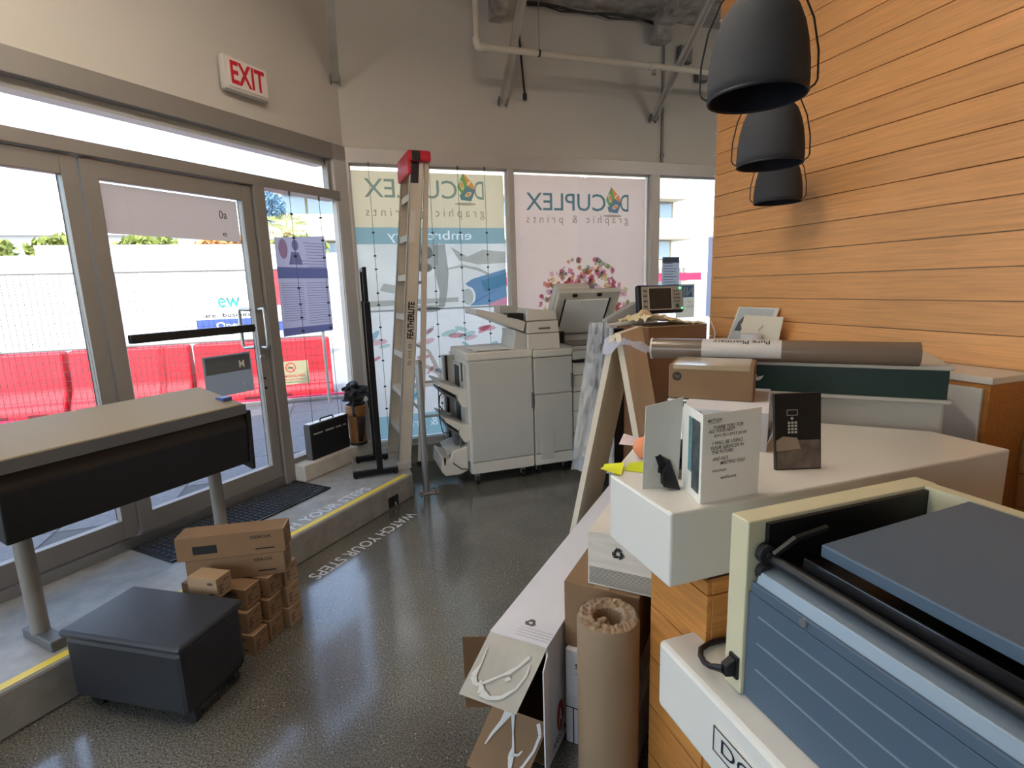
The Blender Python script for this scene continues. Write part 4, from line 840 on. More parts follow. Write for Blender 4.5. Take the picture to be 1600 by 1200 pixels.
# ---- things on the upper counter (z = 1.05)
ZC = 1.05
def foldcard(name, label, hinge, a, c, h, mats, lean=0.0):
    t = thing(name, label, 'card', hinge)
    for i, (p, m_) in enumerate(((a, mats[0]), (c, mats[1]))):
        A, B = Vector(hinge), Vector((p[0], p[1], hinge[2])); d = (B-A).normalized(); nn = Vector((-d.y, d.x, 0))*.0006
        z1 = Vector((0, 0, h)); L = Vector((lean*0, 0, 0))
        obj('leaf', MB().hexa([A-nn, B-nn, B+nn, A+nn, A-nn+z1, B-nn+z1, B+nn+z1, A+nn+z1]), m_, t, world=True)
    return t
# thank you card with handwriting
H1 = (.797, .996, ZC); R1 = (.972, 1.0); B1 = (.835, 1.12)
t = foldcard('greeting_card', 'open white thank you card with handwritten note on the counter', H1, R1, B1, .222, (mat('card stock', (240, 236, 228), .7), M_paper))
dv = (Vector(R1)-Vector(H1[:2])).normalized(); uu = Vector((dv.x, dv.y, 0)); oo = Vector(H1)+Vector((dv.y, -dv.x, 0))*.0014
q = MB()
for s, x, z, w_ in (('MATTHEW', .013, .200, .04), ('THANK YOU  FOR', .028, .183, .09), ('ALL YOUR HELP!', .016, .174, .076), ('EXCELLENT JOB!', .033, .161, .096), ('I WILL BE USING', .028, .144, .09), ('YOUR SERVICES IN', .022, .132, .10), ('THE FUTURE.', .026, .121, .066), ('AND NICE', .03, .104, .046), ('MEETING YOU!', .054, .092, .073), ('mickey', .03, .074, .042), ('wilson', .055, .055, .048)):
    text(q, s, oo+uu*x+Vector((0, 0, z)), uu, (0, 0, 1), w_, .0088, .004, .2)
rect(q, oo, uu, (0, 0, 1), .013, .1975, .052, .1982)
obj('handwriting', q, mat('pen ink', (52, 46, 44), .8), t, world=True)
ob_ = Vector(H1); bd = (Vector((B1[0], B1[1], ZC))-ob_).normalized(); nb = Vector((-bd.y, bd.x, 0))*.0015
q = MB(); rect(q, ob_+nb, bd, (0, 0, 1), .012, .02, .06, .2); obj('cover_picture', q, mat('card cover dark', (66, 74, 76), .6, var=.6, vscale=40), t, world=True)
q = MB(); rect(q, ob_+nb*1.4, bd, (0, 0, 1), .06, .06, .085, .2); obj('cover_picture', q, mat('card cover teal', (92, 134, 140), .6, var=.3, vscale=30), t, world=True)
# easel-backed photo board seen from behind
t = thing('easel_frame', 'back of a pale photo board standing on a black easel strut', 'photo board', (.77, 1.13, ZC))
ds('board', MB().hexa([(.722, 1.131, ZC), (.818, 1.113, ZC), (.8185, 1.116, ZC), (.7225, 1.134, ZC), (.742, 1.15, ZC+.215), (.838, 1.127, ZC+.235), (.8385, 1.13, ZC+.235), (.7425, 1.153, ZC+.215)]), mat('board back grey', (196, 194, 184), .7), 0)
ds('strut', MB().prism([(.757, 1.136, ZC+.095), (.775, 1.132, ZC+.1), (.775, 1.126, ZC+.085), (.79, 1.115, ZC+.075), (.808, 1.088, ZC+.001), (.764, 1.098, ZC+.012), (.764, 1.104, ZC+.045), (.752, 1.108, ZC+.05), (.762, 1.12, ZC+.062)], (.002, .003, 0)), M_black, 0)
ds('strut_fold', MB().hexa([(.764, 1.099, ZC+.014), (.808, 1.089, ZC+.003), (.816, 1.118, ZC+.003), (.772, 1.125, ZC+.014), (.764, 1.10, ZC+.05), (.79, 1.115, ZC+.075), (.80, 1.125, ZC+.075), (.772, 1.126, ZC+.05)]), mat('black card', (24, 24, 30), .7), 0)
# small picture frames and cards behind
t = thing('leaning_photo', 'dark framed photo card between the easel board and greeting card', 'photo', (.86, 1.2, ZC))
ds('photo_board', MB().hexa([(.835, 1.16, ZC), (.862, 1.26, ZC), (.866, 1.259, ZC), (.839, 1.159, ZC), (.838, 1.16, ZC+.14), (.872, 1.26, ZC+.185), (.876, 1.259, ZC+.185), (.842, 1.159, ZC+.14)]), M_black, 0)
ds('photo_print', MB().poly([(.834, 1.168, ZC+.012), (.858, 1.252, ZC+.012), (.867, 1.252, ZC+.17), (.8375, 1.168, ZC+.135)]), mat('photo print brown', (132, 112, 98), .4, var=.5, vscale=18), 0)
t = thing('black_stapler', 'small black desk tool behind the greeting card', 'desk tool', (.93, 1.24, ZC)); ds('base', MB().box((.9, 1.2, ZC), (.96, 1.32, ZC+.02)), M_black, .003); ds('arm', MB().hexa([(.905, 1.2, ZC+.03), (.955, 1.2, ZC+.03), (.955, 1.32, ZC+.02), (.905, 1.32, ZC+.02), (.91, 1.2, ZC+.085), (.95, 1.2, ZC+.085), (.95, 1.32, ZC+.06), (.91, 1.32, ZC+.06)]), M_black, .006)
tag(obj('rubber_band_ball', MB().blob((.866, 1.35, ZC+.033), .034, amp=.06, sc=9), mat('orange peel colour', (226, 140, 100), .6), smooth=True), 'small round orange ball on the counter edge', 'ball')
o = obj('sticky_note', MB().grid(lambda u, v: DK @ Vector((1.385+.075*u, .425-.06*v+.01*u, ZC+.003+.028*max(0, (1-u)*.6-.2)*(1-v)+.012*v*u)), 6, 6), mat('neon yellow paper', (226, 232, 40), .7), thick=.0006); tag(o, 'bright yellow sticky note curling on the counter corner', 'sticky note')
tag(obj('sticky_note', MB().grid(lambda u, v: DK @ Vector((1.43+.07*u, .37-.055*v, ZC+.002+.012*u*v)), 4, 4), mat('neon yellow paper darker', (206, 216, 30), .7), thick=.0006), 'second yellow sticky note lying under the curled one', 'sticky note')
o = obj('pink_slip', MB().grid(lambda u, v: DK @ Vector((1.64+.06*u, .44-.1*v, ZC+.012+.02*(1-v)*u)), 4, 4), mat('pale pink paper', (220, 202, 204), .7), thick=.0006); tag(o, 'pale pink slip of paper at the counter edge', 'paper')
# white labelled carton, hp carton on it
def dkbox(lo, hi): return dk(MB().box(lo, hi))
t = thing('white_carton', 'flat white shipping carton with address label on the counter', 'carton', DK @ Vector((1.95, .13, ZC)), math.radians(45))
obj('body', MB().box((-.2, -.125, 0), (.2, .13, .125)), M_wcard, t, bevel=.002); obj('label', MB().box((-.2012, .065, .005), (-.2, .122, .12)), M_paper, t)
q = MB(); text(q, 'LTD TRACK', (-.202, .118, .106), (0, -1, 0), (0, 0, 1), .05, .01, .01)
for z in (.082, .03, .015): rect(q, (-.202, .118, z), (0, -1, 0), (0, 0, 1), 0, 0, .045, .0012)
for i in range(9): rect(q, (-.202, .085, .055), (0, -1, 0), (0, 0, 1), i*.0022, 0, i*.0022+.0012, .02)
for z in (.09, .072, .04): text(q, 'III IIIII', (-.202, .116, z), (0, -1, 0), (0, 0, 1), .022, .005)
obj('label_print', q, M_ink, t); obj('open_flap', MB().hexa([(-.2, -.127, .03), (-.04, -.127, .03), (-.04, -.125, .03), (-.2, -.125, .03), (-.21, -.16, .115), (-.03, -.16, .115), (-.03, -.158, .115), (-.21, -.158, .115)]), M_wcard, t); obj('side_flap', MB().box((-.08, .13, .118), (.18, .2, .121)), M_wcard, t)
t = thing('brown_carton', 'brown carton with round black logo on the white carton', 'carton', DK @ Vector((1.99, .19, ZC+.125)), math.radians(45))
obj('body', MB().box((-.1, -.135, 0), (.1, .14, .118)), M_kraft, t, bevel=.004); obj('packing_tape', MB().box((-.101, -.12, .1185), (.101, .125, .1195)).box((-.1008, -.12, .104), (-.1, .125, .119)), mat('clear tape', (170, 150, 122), .12), t)
q = MB(); disc(q, (-.1012, .112, .078), (0, -1, 0), (0, 0, 1), 0, 0, .0155, seg=28); obj('logo_disc', q, mat('logo ink', (34, 30, 28), .6), t)
q = MB(); text(q, 'hp', (-.1024, .1215, .068), (0, -1, 0), (0, 0, 1), .0165, .019, -.002, .22); obj('logo_letters', q, M_kraft, t)
# long tube with label on the green fronted plotter
t = thing('poster_tube', 'long plastic wrapped brown tube with an upside-down white label', 'tube', DK @ Vector((2.25, .1, 1.305)), math.radians(45))
RT = .042
obj('tube_body', MB().cyl((0, .362, 0), (0, -.55, 0), RT, seg=40), mat('wrapped brown tube', (120, 102, 88), .25, var=.05, vscale=4), t, smooth=True)
obj('end_cap', MB().cyl((0, .358, 0), (0, .366, 0), RT+.0015, seg=40), M_cop, t)
def ont(y, ang, r=RT+.001): return Vector((-r*math.cos(ang), y, r*math.sin(ang)))
obj('paper_label', MB().grid(lambda u, v: ont(.162-.285*u, 1.75-2.35*v), 2, 20), mat('label paper', (202, 196, 190), .5), t, smooth=True)
q = MB(); text(q, 'Pure Pharmacy', (0, 0, 0), (1, 0, 0), (0, 1, 0), .205, .03, .006)
for v in q.bm.verts: v.co = ont(-.083+v.co.x, 1.10-v.co.y/RT*.9+.25, RT+.0022)
obj('label_lettering', q, M_ink, t)
# green fronted wide printer behind
t = thing('wide_printer', 'white wide printer with dark green front band behind the counter', 'printer', DK @ Vector((2.6, -.15, 0)), math.radians(45))
obj('body', MB().box((-.3, -.40, .85), (.14, .46, 1.13)), M_cop, t, bevel=.01); obj('top_cover', MB().box((-.32, -.41, 1.245), (.14, .47, 1.262)), M_cop, t, bevel=.006)
gb = obj('green_band', MB().box((-.31, -.40, 1.14), (.14, .46, 1.246)), mat('dark green panel', (26, 54, 48), .45), t, bevel=.003); obj('ledge', MB().box((-.325, -.41, 1.128), (.14, .47, 1.142)), M_cop, t, bevel=.003)
q = MB(); o0 = (-.312, .2, 1.19); disc(q, o0, (0, -1, 0), (0, 0, 1), 0, 0, .014, .007, rot=.5); q.poly([Vector(o0)+Vector((-.001, .012, .0)), Vector(o0)+Vector((-.001, -.018, .014)), Vector(o0)+Vector((-.001, -.008, -.004))]); q.poly([Vector(o0)+Vector((-.001, .014, .014)), Vector(o0)+Vector((-.001, .008, .016)), Vector(o0)+Vector((-.001, .006, .0)), Vector(o0)+Vector((-.001, .014, .002))])
obj('white_mark', q, M_paper, gb)
obj('stand', MB().box((-.25, -.36, 0), (.1, -.28, .85)).box((-.25, .3, 0), (.1, .4, .85)), M_cop3, t)
# display card with phone picture
t = thing('phone_card', 'black product card picturing a phone handset on the counter', 'display card', (1.16, 1.09, ZC))
ds('card', MB().hexa([(1.137, 1.107, ZC), (1.26, 1.07, ZC), (1.262, 1.08, ZC), (1.139, 1.117, ZC), (1.134, 1.125, ZC+.215), (1.26, 1.088, ZC+.215), (1.262, 1.098, ZC+.215), (1.136, 1.135, ZC+.215)]), M_black, 0)
cu = (Vector((1.26, 1.07, 0))-Vector((1.137, 1.107, 0))).normalized(); cv = Vector((-.003, .018, .215)).normalized(); co = Vector((1.137, 1.107, ZC))+Vector((-.0005, -.002, 0))
q = MB(); rect(q, co, cu, cv, .001, .004, .125, .085); ds('photo_strip', q, mat('sepia photo', (112, 98, 88), .5, var=.4, vscale=25), 0)
q = MB(); q.poly([co+cu*.0+cv*.085+Vector((0, -.001, 0)), co+cu*.02+cv*.097+Vector((0, -.001, 0)), co+cu*.06+cv*.092+Vector((0, -.001, 0)), co+cu*.07+cv*.06+Vector((0, -.001, 0)), co+cu*.0+cv*.055+Vector((0, -.001, 0))]); ds('photo_highlight', q, mat('sepia light', (160, 142, 124), .5), 0)
q = MB(); oq = co+Vector((0, -.001, 0))
for i in range(4):
    for j in range(3): rect(q, oq, cu, cv, .034+j*.0095, .105+i*.009, .041+j*.0095, .111+i*.009)
for a in ((.032, .155, .062, .1565), (.032, .17, .062, .1715), (.032, .155, .0335, .1715), (.0605, .155, .062, .1715)): rect(q, oq, cu, cv, *a)
disc(q, oq, cu, cv, .046, .147, .004); ds('keypad_print', q, M_cop, 0)
# shelf by the wood wall with leaning pictures
t = thing('low_cabinet', 'low oak cabinet standing against the wood wall behind the desk', 'cabinet', (2.6, 2.6, 0)); ds('carcass', MB().box((2.54, 1.4, 0), (2.80, 3.25, 1.12)), M_dplank, .003); ds('top', MB().box((2.53, 1.39, 1.12), (2.80, 3.26, 1.15)), M_white, .004)
ds('cabinet_door', MB().box((2.525, 1.42, .05), (2.54, 2.3, 1.1)), M_white, .003); ds('cabinet_door', MB().box((2.525, 2.32, .05), (2.54, 3.22, 1.1)), M_white, .003)
t = thing('portrait_print', 'white edged portrait drawing leaning on the wood wall', 'picture', (2.77, 2.95, 1.15))
def leanp(y0, y1, z0, z1, x0, x1, sk=0): return [(x0, y0, z0), (x0, y1, z0), (x1, y1-sk, z1), (x1, y0-sk, z1)]
ds('panel', MB().prism(leanp(3.16, 2.79, 1.151, 1.385, 2.72, 2.785, .03), (-.006, 0, 0)), M_paper, 0); PX = lambda f: 2.7125+.065*f
q = MB(); q.poly([(PX(.0)-.001, 3.14, 1.155), (PX(0)-.001, 2.81, 1.155), (PX(.97)-.001, 2.79, 1.378), (PX(.97)-.001, 3.11, 1.378)]); ds('picture_ground', q, mat('picture pale blue', (190, 194, 194), .6, var=.06, vscale=14), 0)
q = MB(); q.poly([(PX(f)-.002, y, 1.15+.235*f) for y, f in ((3.115, .2), (3.09, .55), (3.05, .74), (3.0, .74), (3.01, .5), (3.05, .3))]); ds('picture_hair', q, mat('picture charcoal', (84, 86, 92), .6), 0)
q = MB(); q.poly([(PX(f)-.003, y, 1.15+.235*f) for y, f in ((3.06, .48), (3.04, .62), (3.015, .62), (3.01, .4), (3.04, .36))]); ds('picture_face', q, mat('picture face', (206, 200, 192), .6), 0)
q = MB(); q.poly([(PX(f)-.002, y, 1.15+.235*f) for y, f in ((3.08, .04), (3.0, .06), (2.98, .14), (3.06, .13))]); ds('picture_sash', q, mat('picture orange', (200, 130, 96), .6), 0)
t = thing('blank_card', 'plain white card leaning in front of the portrait drawing', 'card', (2.74, 2.83, 1.15)); ds('card', MB().prism(leanp(3.015, 2.675, 1.151, 1.335, 2.70, 2.715, .02), (-.005, 0, 0)), mat('cream card', (226, 216, 196), .7), 0)
q = MB()
for k in range(3): q.poly([(2.698, 2.835-.014*k+dx, 1.23+.012*k+dz) for dx, dz in ((0, 0), (.012, .008), (.006, .026), (-.004, .014))])
ds('small_motif', q, mat('motif grey', (176, 170, 160), .7), 0)
t = thing('tape_roll', 'short white roll standing behind the long tube', 'roll', (2.62, 2.86, 1.15)); ds('roll', MB().lathe([(.03, 0), (.062, 0), (.062, .07), (.03, .07), (.03, 0)], (2.62, 2.82, 1.151), 28), M_wcard, 0, smooth=True)

# ================================================================== BOXES BY THE DESK
def dthing(n_, l_, c_, x, y, z=0, g=None): return thing(n_, l_, c_, DK @ Vector((x, y, z)), math.radians(45), g)
t = dthing('long_box', 'long open white box with hanging flaps beside the desk', 'box', 2.1, .70)
x0, x1, y0, y1, H = -.725, .80, -.103, .103, .45; T = .005
obj('top_panel', MB().box((x0, y0, H-T), (x1, y1, H)), M_wcard, t); obj('bottom_panel', MB().box((x0, y0, 0.002), (x1, y1, T)), M_kraft, t)
for s in (y0, y1-T): obj('side_panel', MB().box((x0, s, T), (x1, s+T, H-T)), M_wcard, t)
obj('end_panel', MB().box((x1-T, y0+T, T), (x1, y1-T, H-T)), M_wcard, t); obj('inner_lining', MB().box((x0+.002, y0+T, T), (x1-T, y0+T+.002, H-T)).box((x0+.002, y1-T-.002, T), (x1-T, y1-T, H-T)), mat('kraft inside', (110, 80, 52), .9), t)
def flap(name, A, B, out, m_, th=.004):
    A, B, out = Vector(A), Vector(B), Vector(out); nn = (B-A).cross(out).normalized()*th
    return obj(name, MB().hexa([A, B, B+out, A+out, A+nn, B+nn, B+out+nn, A+out+nn]), m_, t)
fl = flap('top_flap', (x0, y1, H-.002), (x0, y0, H-.002), (-.125, .055, -.16), mat('torn grey card', (176, 168, 154), .8, var=.12, vscale=9))
flap('bottom_flap', (x0, y1, .17), (x0, y0, .17), (-.12, .045, -.155), M_kraft)
flap('side_flap', (x0, y1, .16), (x0, y1, H-.02), (-.04, .085, 0), mat('kraft inside'))
flap('side_flap', (x0, y0, .02), (x0, y0, H-.02), (-.085, -.02, 0), M_wcard)
q = MB(); A = Vector((x0, y1, H+.001)); O = Vector((-.125, .055, -.16)); ax = Vector((0, -1, 0)); nf = Vector((-.16, 0, .10)).normalized()*.0045
def fp(u, v): return A+ax*(u*.206)+O*v+nf
def ribbon(q, f_, path, ws):
    for k in range(len(path)-1):
        a, c = Vector(path[k]), Vector(path[k+1]); d = (c-a).normalized(); nn = Vector((-d.y, d.x)); w0, w1 = ws[k], ws[k+1]
        q.poly([f_(*(a-nn*w0)), f_(*(a+nn*w0)), f_(*(c+nn*w1)), f_(*(c-nn*w1))])
ribbon(q, fp, [(.1, .25), (.13, .5), (.1, .7), (.2, .8), (.3, .76), (.55, .55), (.62, .5), (.72, .38), (.82, .2)], [.01, .012, .05, .03, .02, .015, .035, .02, .03])
ribbon(q, fp, [(.25, .72), (.35, .88), (.5, .92), (.68, .86), (.84, .68), (.9, .45), (.88, .32)], [.012, .06, .03, .03, .018, .014, .01]); ribbon(q, fp, [(.62, .62), (.68, .56)], [.02, .03])
obj('torn_glue', q, mat('glue residue', (206, 200, 188), .3), fl)
q = MB(); A2 = Vector((x0, y1, .171)); O2 = Vector((-.12, .045, -.155))
def fp2(u, v): return A2+ax*(u*.206)+O2*v+nf
ribbon(q, fp2, [(.32, .02), (.28, .2), (.2, .42), (.16, .6)], [.08, .04, .025, .01]); ribbon(q, fp2, [(.4, .05), (.52, .3), (.62, .5), (.64, .62), (.7, .8), (.72, .95)], [.03, .012, .02, .05, .025, .04])
ribbon(q, fp2, [(.64, .6), (.74, .58), (.78, .5)], [.02, .02, .01]); ribbon(q, fp2, [(.85, .05), (.95, .2), (.95, .45), (.88, .7), (.8, .85)], [.03, .025, .02, .02, .015])
obj('torn_glue', q, mat('glue residue'), t)
q = MB(); recycle(q, (x0, 0, H+.0008), (0, -1, 0), (1, 0, 0), .005, .092, .03)
for i in range(4): rect(q, (x0, 0, H+.0008), (0, -1, 0), (1, 0, 0), -.02, .02+.014*i, .1, .0212+.014*i)
obj('recycling_mark', q, mat('grey print', (84, 84, 86), .7), t)
q = MB(); o0 = Vector((x0+.10, y0-.0008, .12)); disc(q, o0, (1, 0, 0), (0, 0, 1), 0, 0, .03, .06); obj('red_logo', q, mat('red print', (150, 28, 36), .6), t); q = MB(); text(q, 'A', o0+Vector((-.014, -.0008, -.03)), (1, 0, 0), (0, 0, 1), .03, .06, .01); obj('logo_letter', q, M_paper, t)
q = MB(); text(q, 'ARISTA', (x0+.03, y0-.0008, .03), (1, 0, 0), (0, 0, 1), .12, .03, .01); obj('side_lettering', q, M_ink, t)
t = dthing('white_box', 'white lower box under the brown carton beside the paper roll', 'box', 1.68, .455); obj('body', MB().box((-.18, -.12, 0), (.16, .13, .195)), M_wcard, t, bevel=.003); obj('lid_seam', MB().box((-.1805, -.12, .14), (-.18, .13, .144)).box((-.181, .1, .0), (-.18, .104, .14)), M_black, t)
t = dthing('white_box', 'small white box with dark label stacked under the brown carton', 'box', 1.68, .455, .196); obj('body', MB().box((-.19, -.1, 0), (.14, .125, .176)), M_wcard, t, bevel=.003); q = MB(); text(q, 'SCL', (-.1912, .09, .11), (0, -1, 0), (0, 0, 1), .05, .02, .02); rect(q, (-.1912, .09, .09), (0, -1, 0), (0, 0, 1), 0, 0, .06, .002); obj('label_print', q, M_ink, t)
t = dthing('kraft_carton', 'brown carton wedged between the long box and the desk', 'carton', 1.66, .457, .373); obj('body', MB().box((-.15, -.12, 0), (.15, .132, .236)), M_kraft, t, bevel=.003); obj('packing_tape', MB().box((-.15, -.02, .2362), (.15, .03, .237)), M_kraft2, t)
t = dthing('grey_carton', 'grey ribbed carton with recycling mark on the brown carton', 'carton', 1.67, .395, .611); obj('body', MB().box((-.145, -.105, 0), (.14, .115, .186)), M_gcard, t, bevel=.002)
q = MB(); recycle(q, (-.1465, .115, 0), (0, -1, 0), (0, 0, 1), .1, .125, .03); obj('recycling_mark', q, M_ink, t)
q = MB()
for i in range(14): q.box((-.1468, -.1, .008+i*.0042), (-.145, .11, .0095+i*.0042))
obj('rib_lines', q, mat('rib shade', (132, 124, 114), .8), t)
# kraft wrapped roll
t = thing('paper_roll', 'tall kraft wrapped paper roll standing in front of the desk', 'roll', (.695, 1.262, 0))
M_kp = mat('kraft wrapping paper', (146, 122, 96), .55, var=.06, vscale=3, bump=.12, bscale=14)
obj('wrapped_body', MB().lathe([(.001, 0), (.09, 0), (.0925, .006), (.0925, .602), (.09, .612)], seg=48), M_kp, t, smooth=True)
def crump(k, i): a = i*2*PI/64; nz = noise.noise(Vector((math.cos(a)*4, math.sin(a)*4, k*1.7))); n2 = noise.noise(Vector((math.cos(a)*9, math.sin(a)*9, k*2.3+5))); return ((nz*.004+n2*.003) if 1 < k < 6 else 0, (nz*.009+n2*.008)*(1 if 1 < k < 5 else .25))
obj('crumpled_top', MB().lathe([(.0915, .606), (.088, .613), (.077, .616), (.064, .613), (.052, .616), (.043, .606), (.039, .575), (.038, .48), (.001, .47)], seg=64, jit=crump), M_kp, t, smooth=False)
obj('core_tissue', MB().blob((-.012, .008, .585), .018, amp=.8, sc=3), M_kp, t)

# ================================================================== TONER BOXES AT LEFT
def toner(label, p, ang, L, W, Hh, tilt=0, pat=0):
    t = thing('toner_box', label, 'box', p, ang, 'stack of kraft toner boxes'); t.matrix_world = Matrix.Translation(p) @ Matrix.Rotation(ang, 4, 'Z') @ Matrix.Rotation(tilt, 4, 'Y')
    obj('carton', MB().box((-L, 0, 0), (0, W, Hh)), M_kraft if pat != 2 else M_kraft2, t, bevel=.002)
    q = MB()
    text(q, 'XEROX', (.0008, W*.45, Hh*.72), (0, 1, 0), (0, 0, 1), W*.4, Hh*.1, .01)
    text(q, 'XEROX', (-L*.32, -.0008, Hh*.68), (1, 0, 0), (0, 0, 1), L*.2, Hh*.13, .02)
    rect(q, (-L*.28, -.0008, Hh*.2), (1, 0, 0), (0, 0, 1), 0, 0, L*.18, Hh*.06)
    for k in range(4): rect(q, (.0008, W*.12, Hh*(.2+.12*k)), (0, 1, 0), (0, 0, 1), 0, 0, W*(.2+.1*(k % 2)), Hh*.05)
    rect(q, (.0008, W*.55, Hh*.25), (0, 1, 0), (0, 0, 1), 0, 0, W*.3, Hh*.03)
    if pat == 1: rect(q, (-L*.85, -.0008, Hh*.25), (1, 0, 0), (0, 0, 1), 0, 0, L*.22, Hh*.35)
    obj('print', q, M_ink, t); obj('lid_flap', MB().box((-.006, .002, Hh*.985), (.0015, W-.002, Hh+.001)), M_kraft2, t)
a1, a2 = math.radians(-8), math.radians(-32)
# lower rows: x axis = end-face normal
e2 = Vector((math.cos(a2), math.sin(a2), 0)); n2 = Vector((-math.sin(a2), math.cos(a2), 0)); B0 = Vector((-.46, 2.36, 0))
rows = [(0, 0, 0, 'bottom front toner box, standing on the floor nearest the viewer'), (.105, -.0, .0, 'bottom middle toner box on the floor of the stack'), (.21, .03, 0, 'bottom rear toner box on the floor nearest the step'),
        (.01, -.03, .1, 'second layer front toner box of the stack'), (.115, .0, .1, 'second layer middle toner box of the stack'), (.22, .02, .1, 'second layer rear toner box of the stack'),
        (.03, -.04, .2, 'third layer front toner box of the stack'), (.135, -.005, .2, 'third layer middle toner box of the stack'), (.24, .005, .2, 'third layer rear toner box of the stack')]
for k, (dn, de, z, lb) in enumerate(rows):
    toner('kraft cardboard box, '+lb, B0+n2*dn+e2*de+Vector((0, 0, z)), a2, .34, .092, .097, 0, k % 3)
toner('kraft box with white side lying on the third layer, left of the long boxes', B0+n2*-.055+e2*-.1+Vector((0, 0, .3)), a2, .15, .085, .09, 0, 2)
toner('long kraft toner box second from the top of the stack', Vector((-.315, 2.50, .299)), a1, .42, .115, .108, 0, 0)
toner('long kraft toner box on the very top of the stack', Vector((-.305, 2.495, .409)), a1, .46, .12, .112, 0, 1)
tag(obj('wood_offcut', MB().boxc((-.352, 2.765, .012), (.09, .035, .022), 0, 0, -.5), M_kraft2, bevel=.002), 'small cardboard offcut on the floor behind the toner boxes', 'offcut')
# dark machine foot at the lower left
t = thing('dark_cabinet', 'dark wheeled cabinet at the left edge before the toner boxes', 'cabinet', (-.78, 2.2, 0), math.radians(-32))
obj('body', MB().box((-.3, -.1, .06), (.24, .2, .32)), mat('charcoal plastic', (30, 31, 36), .5), t, bevel=.02); obj('lid', MB().box((-.31, -.11, .32), (.25, .21, .35)), mat('charcoal lid', (46, 48, 54), .45), t, bevel=.012)
for x in (-.24, .2):
    for y in (-.05, .15): obj('caster', MB().cyl((x, y-.014, .03), (x, y+.014, .03), .03), M_black, t); 
obj('caster_plate', MB().box((-.27, -.07, .055), (.23, .18, .065)), M_black, t)
# stand-mounted plotter at the left
t = thing('stand_plotter', 'black plotter with tan sloping top on grey legs by the door', 'plotter', DK @ Vector((1.335, 2.66, .185)), math.radians(45))
obj('body', MB().prism([(-.55, -.14, .50), (-.55, -.16, .71), (-.55, -.13, .80), (-.55, .2, .82), (-.55, .24, .56)], (1.03, 0, 0)), M_black, t, bevel=.008)
obj('top_panel', MB().prism([(-.55, -.17, .79), (-.55, -.17, .835), (-.55, .18, .905), (-.55, .22, .82)], (1.01, 0, 0)), mat('tan control panel', (150, 134, 104), .6), t, bevel=.004); obj('fascia', MB().box((-.55, -.175, .78), (.47, -.168, .83)), M_cop3, t)
obj('end_cover', MB().prism([(.48, -.15, .46), (.48, -.165, .79), (.48, .2, .81), (.48, .22, .56)], (.025, 0, 0)), mat('black end cover', (22, 22, 24), .5), t, bevel=.006); obj('blue_badge', MB().box((.40, -.10, .851), (.45, -.04, .87)), mat('blue badge', (60, 80, 140), .4), t)
for x in (-.45, .38): obj('leg', MB().cyl((x, .03, .04), (x, .03, .54), .032), M_alu_d, t, smooth=True); obj('leg_foot', MB().box((x-.03, -.12, .0), (x+.03, .12, .045)), M_cop3, t, bevel=.006)
# ================================================================== THE STREET OUTSIDE
ZS = .13
M_asph = mat('sunlit road', (150, 148, 146), .9, var=.06, vscale=2); M_pav = mat('grey paver', (104, 105, 109), .85, var=.18, vscale=30, bump=.2, bscale=60)
struct('ground_street', MB().prism([(-60, -10, ZS-.02), (-3.95, -10, ZS-.02), (-3.95, .80, ZS-.02), (.02, 4.80, ZS-.02), (.02, 4.99, ZS-.02), (70, 4.99, ZS-.02), (70, 80, ZS-.02), (-60, 80, ZS-.02)], (0, 0, -.3)), M_asph)
sw = struct('sidewalk', MB().prism([(-6, -1.0, ZS-.02), (-4.0, -1.0, ZS-.02), (-4.0, .75, ZS-.02), (.02, 4.77, ZS-.02), (.02, 5.0, ZS-.02), (8, 5.0, ZS-.02), (8, 7.55, ZS-.02), (-6, 7.55, ZS-.02)], (0, 0, .014)), mat('joint sand', (84, 84, 86), .95))
pvb = MB().box((0, 0, 0), (.592, .592, .03)); pvm = None
for i in range(18):
    for j in range(9):
        x = -4.8+.6*i; y = 2.13+.6*j
        if y+.6 > 7.56 or (x+.6 > .05 and y < 5.0) or x+.6-y > -4.75 and y < 5.0 or x > 3: continue
        if pvm is None: o = obj('paver', pvb, M_pav, sw, bevel=.004); pvm = o.data
        else: o = bpy.data.objects.new('paver', pvm); COL.objects.link(o); o.parent = sw
        o.location = Vector((x, y, ZS-.03)) - sw.location
struct('curb', MB().box((-6, 7.55, ZS-.02), (8, 7.72, ZS+.03)), mat('curb concrete', (112, 110, 108), .9))
tag(obj('curb_stripe', MB().box((-6, 7.72, ZS), (8, 7.80, ZS+.05)), mat('red curb stripe', (196, 54, 92), .7)), 'red painted stripe along the curb outside', 'stripe')
# red water barriers
M_bar = mat('red barrier plastic', (206, 34, 48), .55, var=.18, vscale=3)
for i, (x, lb) in enumerate(((-3.95, 'red plastic road barrier farthest left behind the fence'), (-2.55, 'red plastic road barrier behind the plotter and door'), (-1.15, 'red plastic road barrier seen through door and side window'))):
    t = thing('road_barrier', lb, 'barrier', (x, 8.15, ZS-.02), math.radians(random.uniform(-2, 2)), 'red road barriers')
    obj('shell', MB().prism([(-.68, -.28, 0), (-.68, -.28, .12), (-.68, -.14, .35), (-.68, -.09, .84), (-.68, .09, .84), (-.68, .14, .35), (-.68, .28, .12), (-.68, .28, 0)], (1.74 if i == 2 else 1.36, 0, 0)), M_bar, t, bevel=.03)
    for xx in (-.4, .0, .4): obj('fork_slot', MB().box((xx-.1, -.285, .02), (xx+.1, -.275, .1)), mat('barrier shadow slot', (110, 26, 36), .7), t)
    obj('filler_cap', MB().cyl((0, 0, .84), (0, 0, .87), .05), M_dark, t)
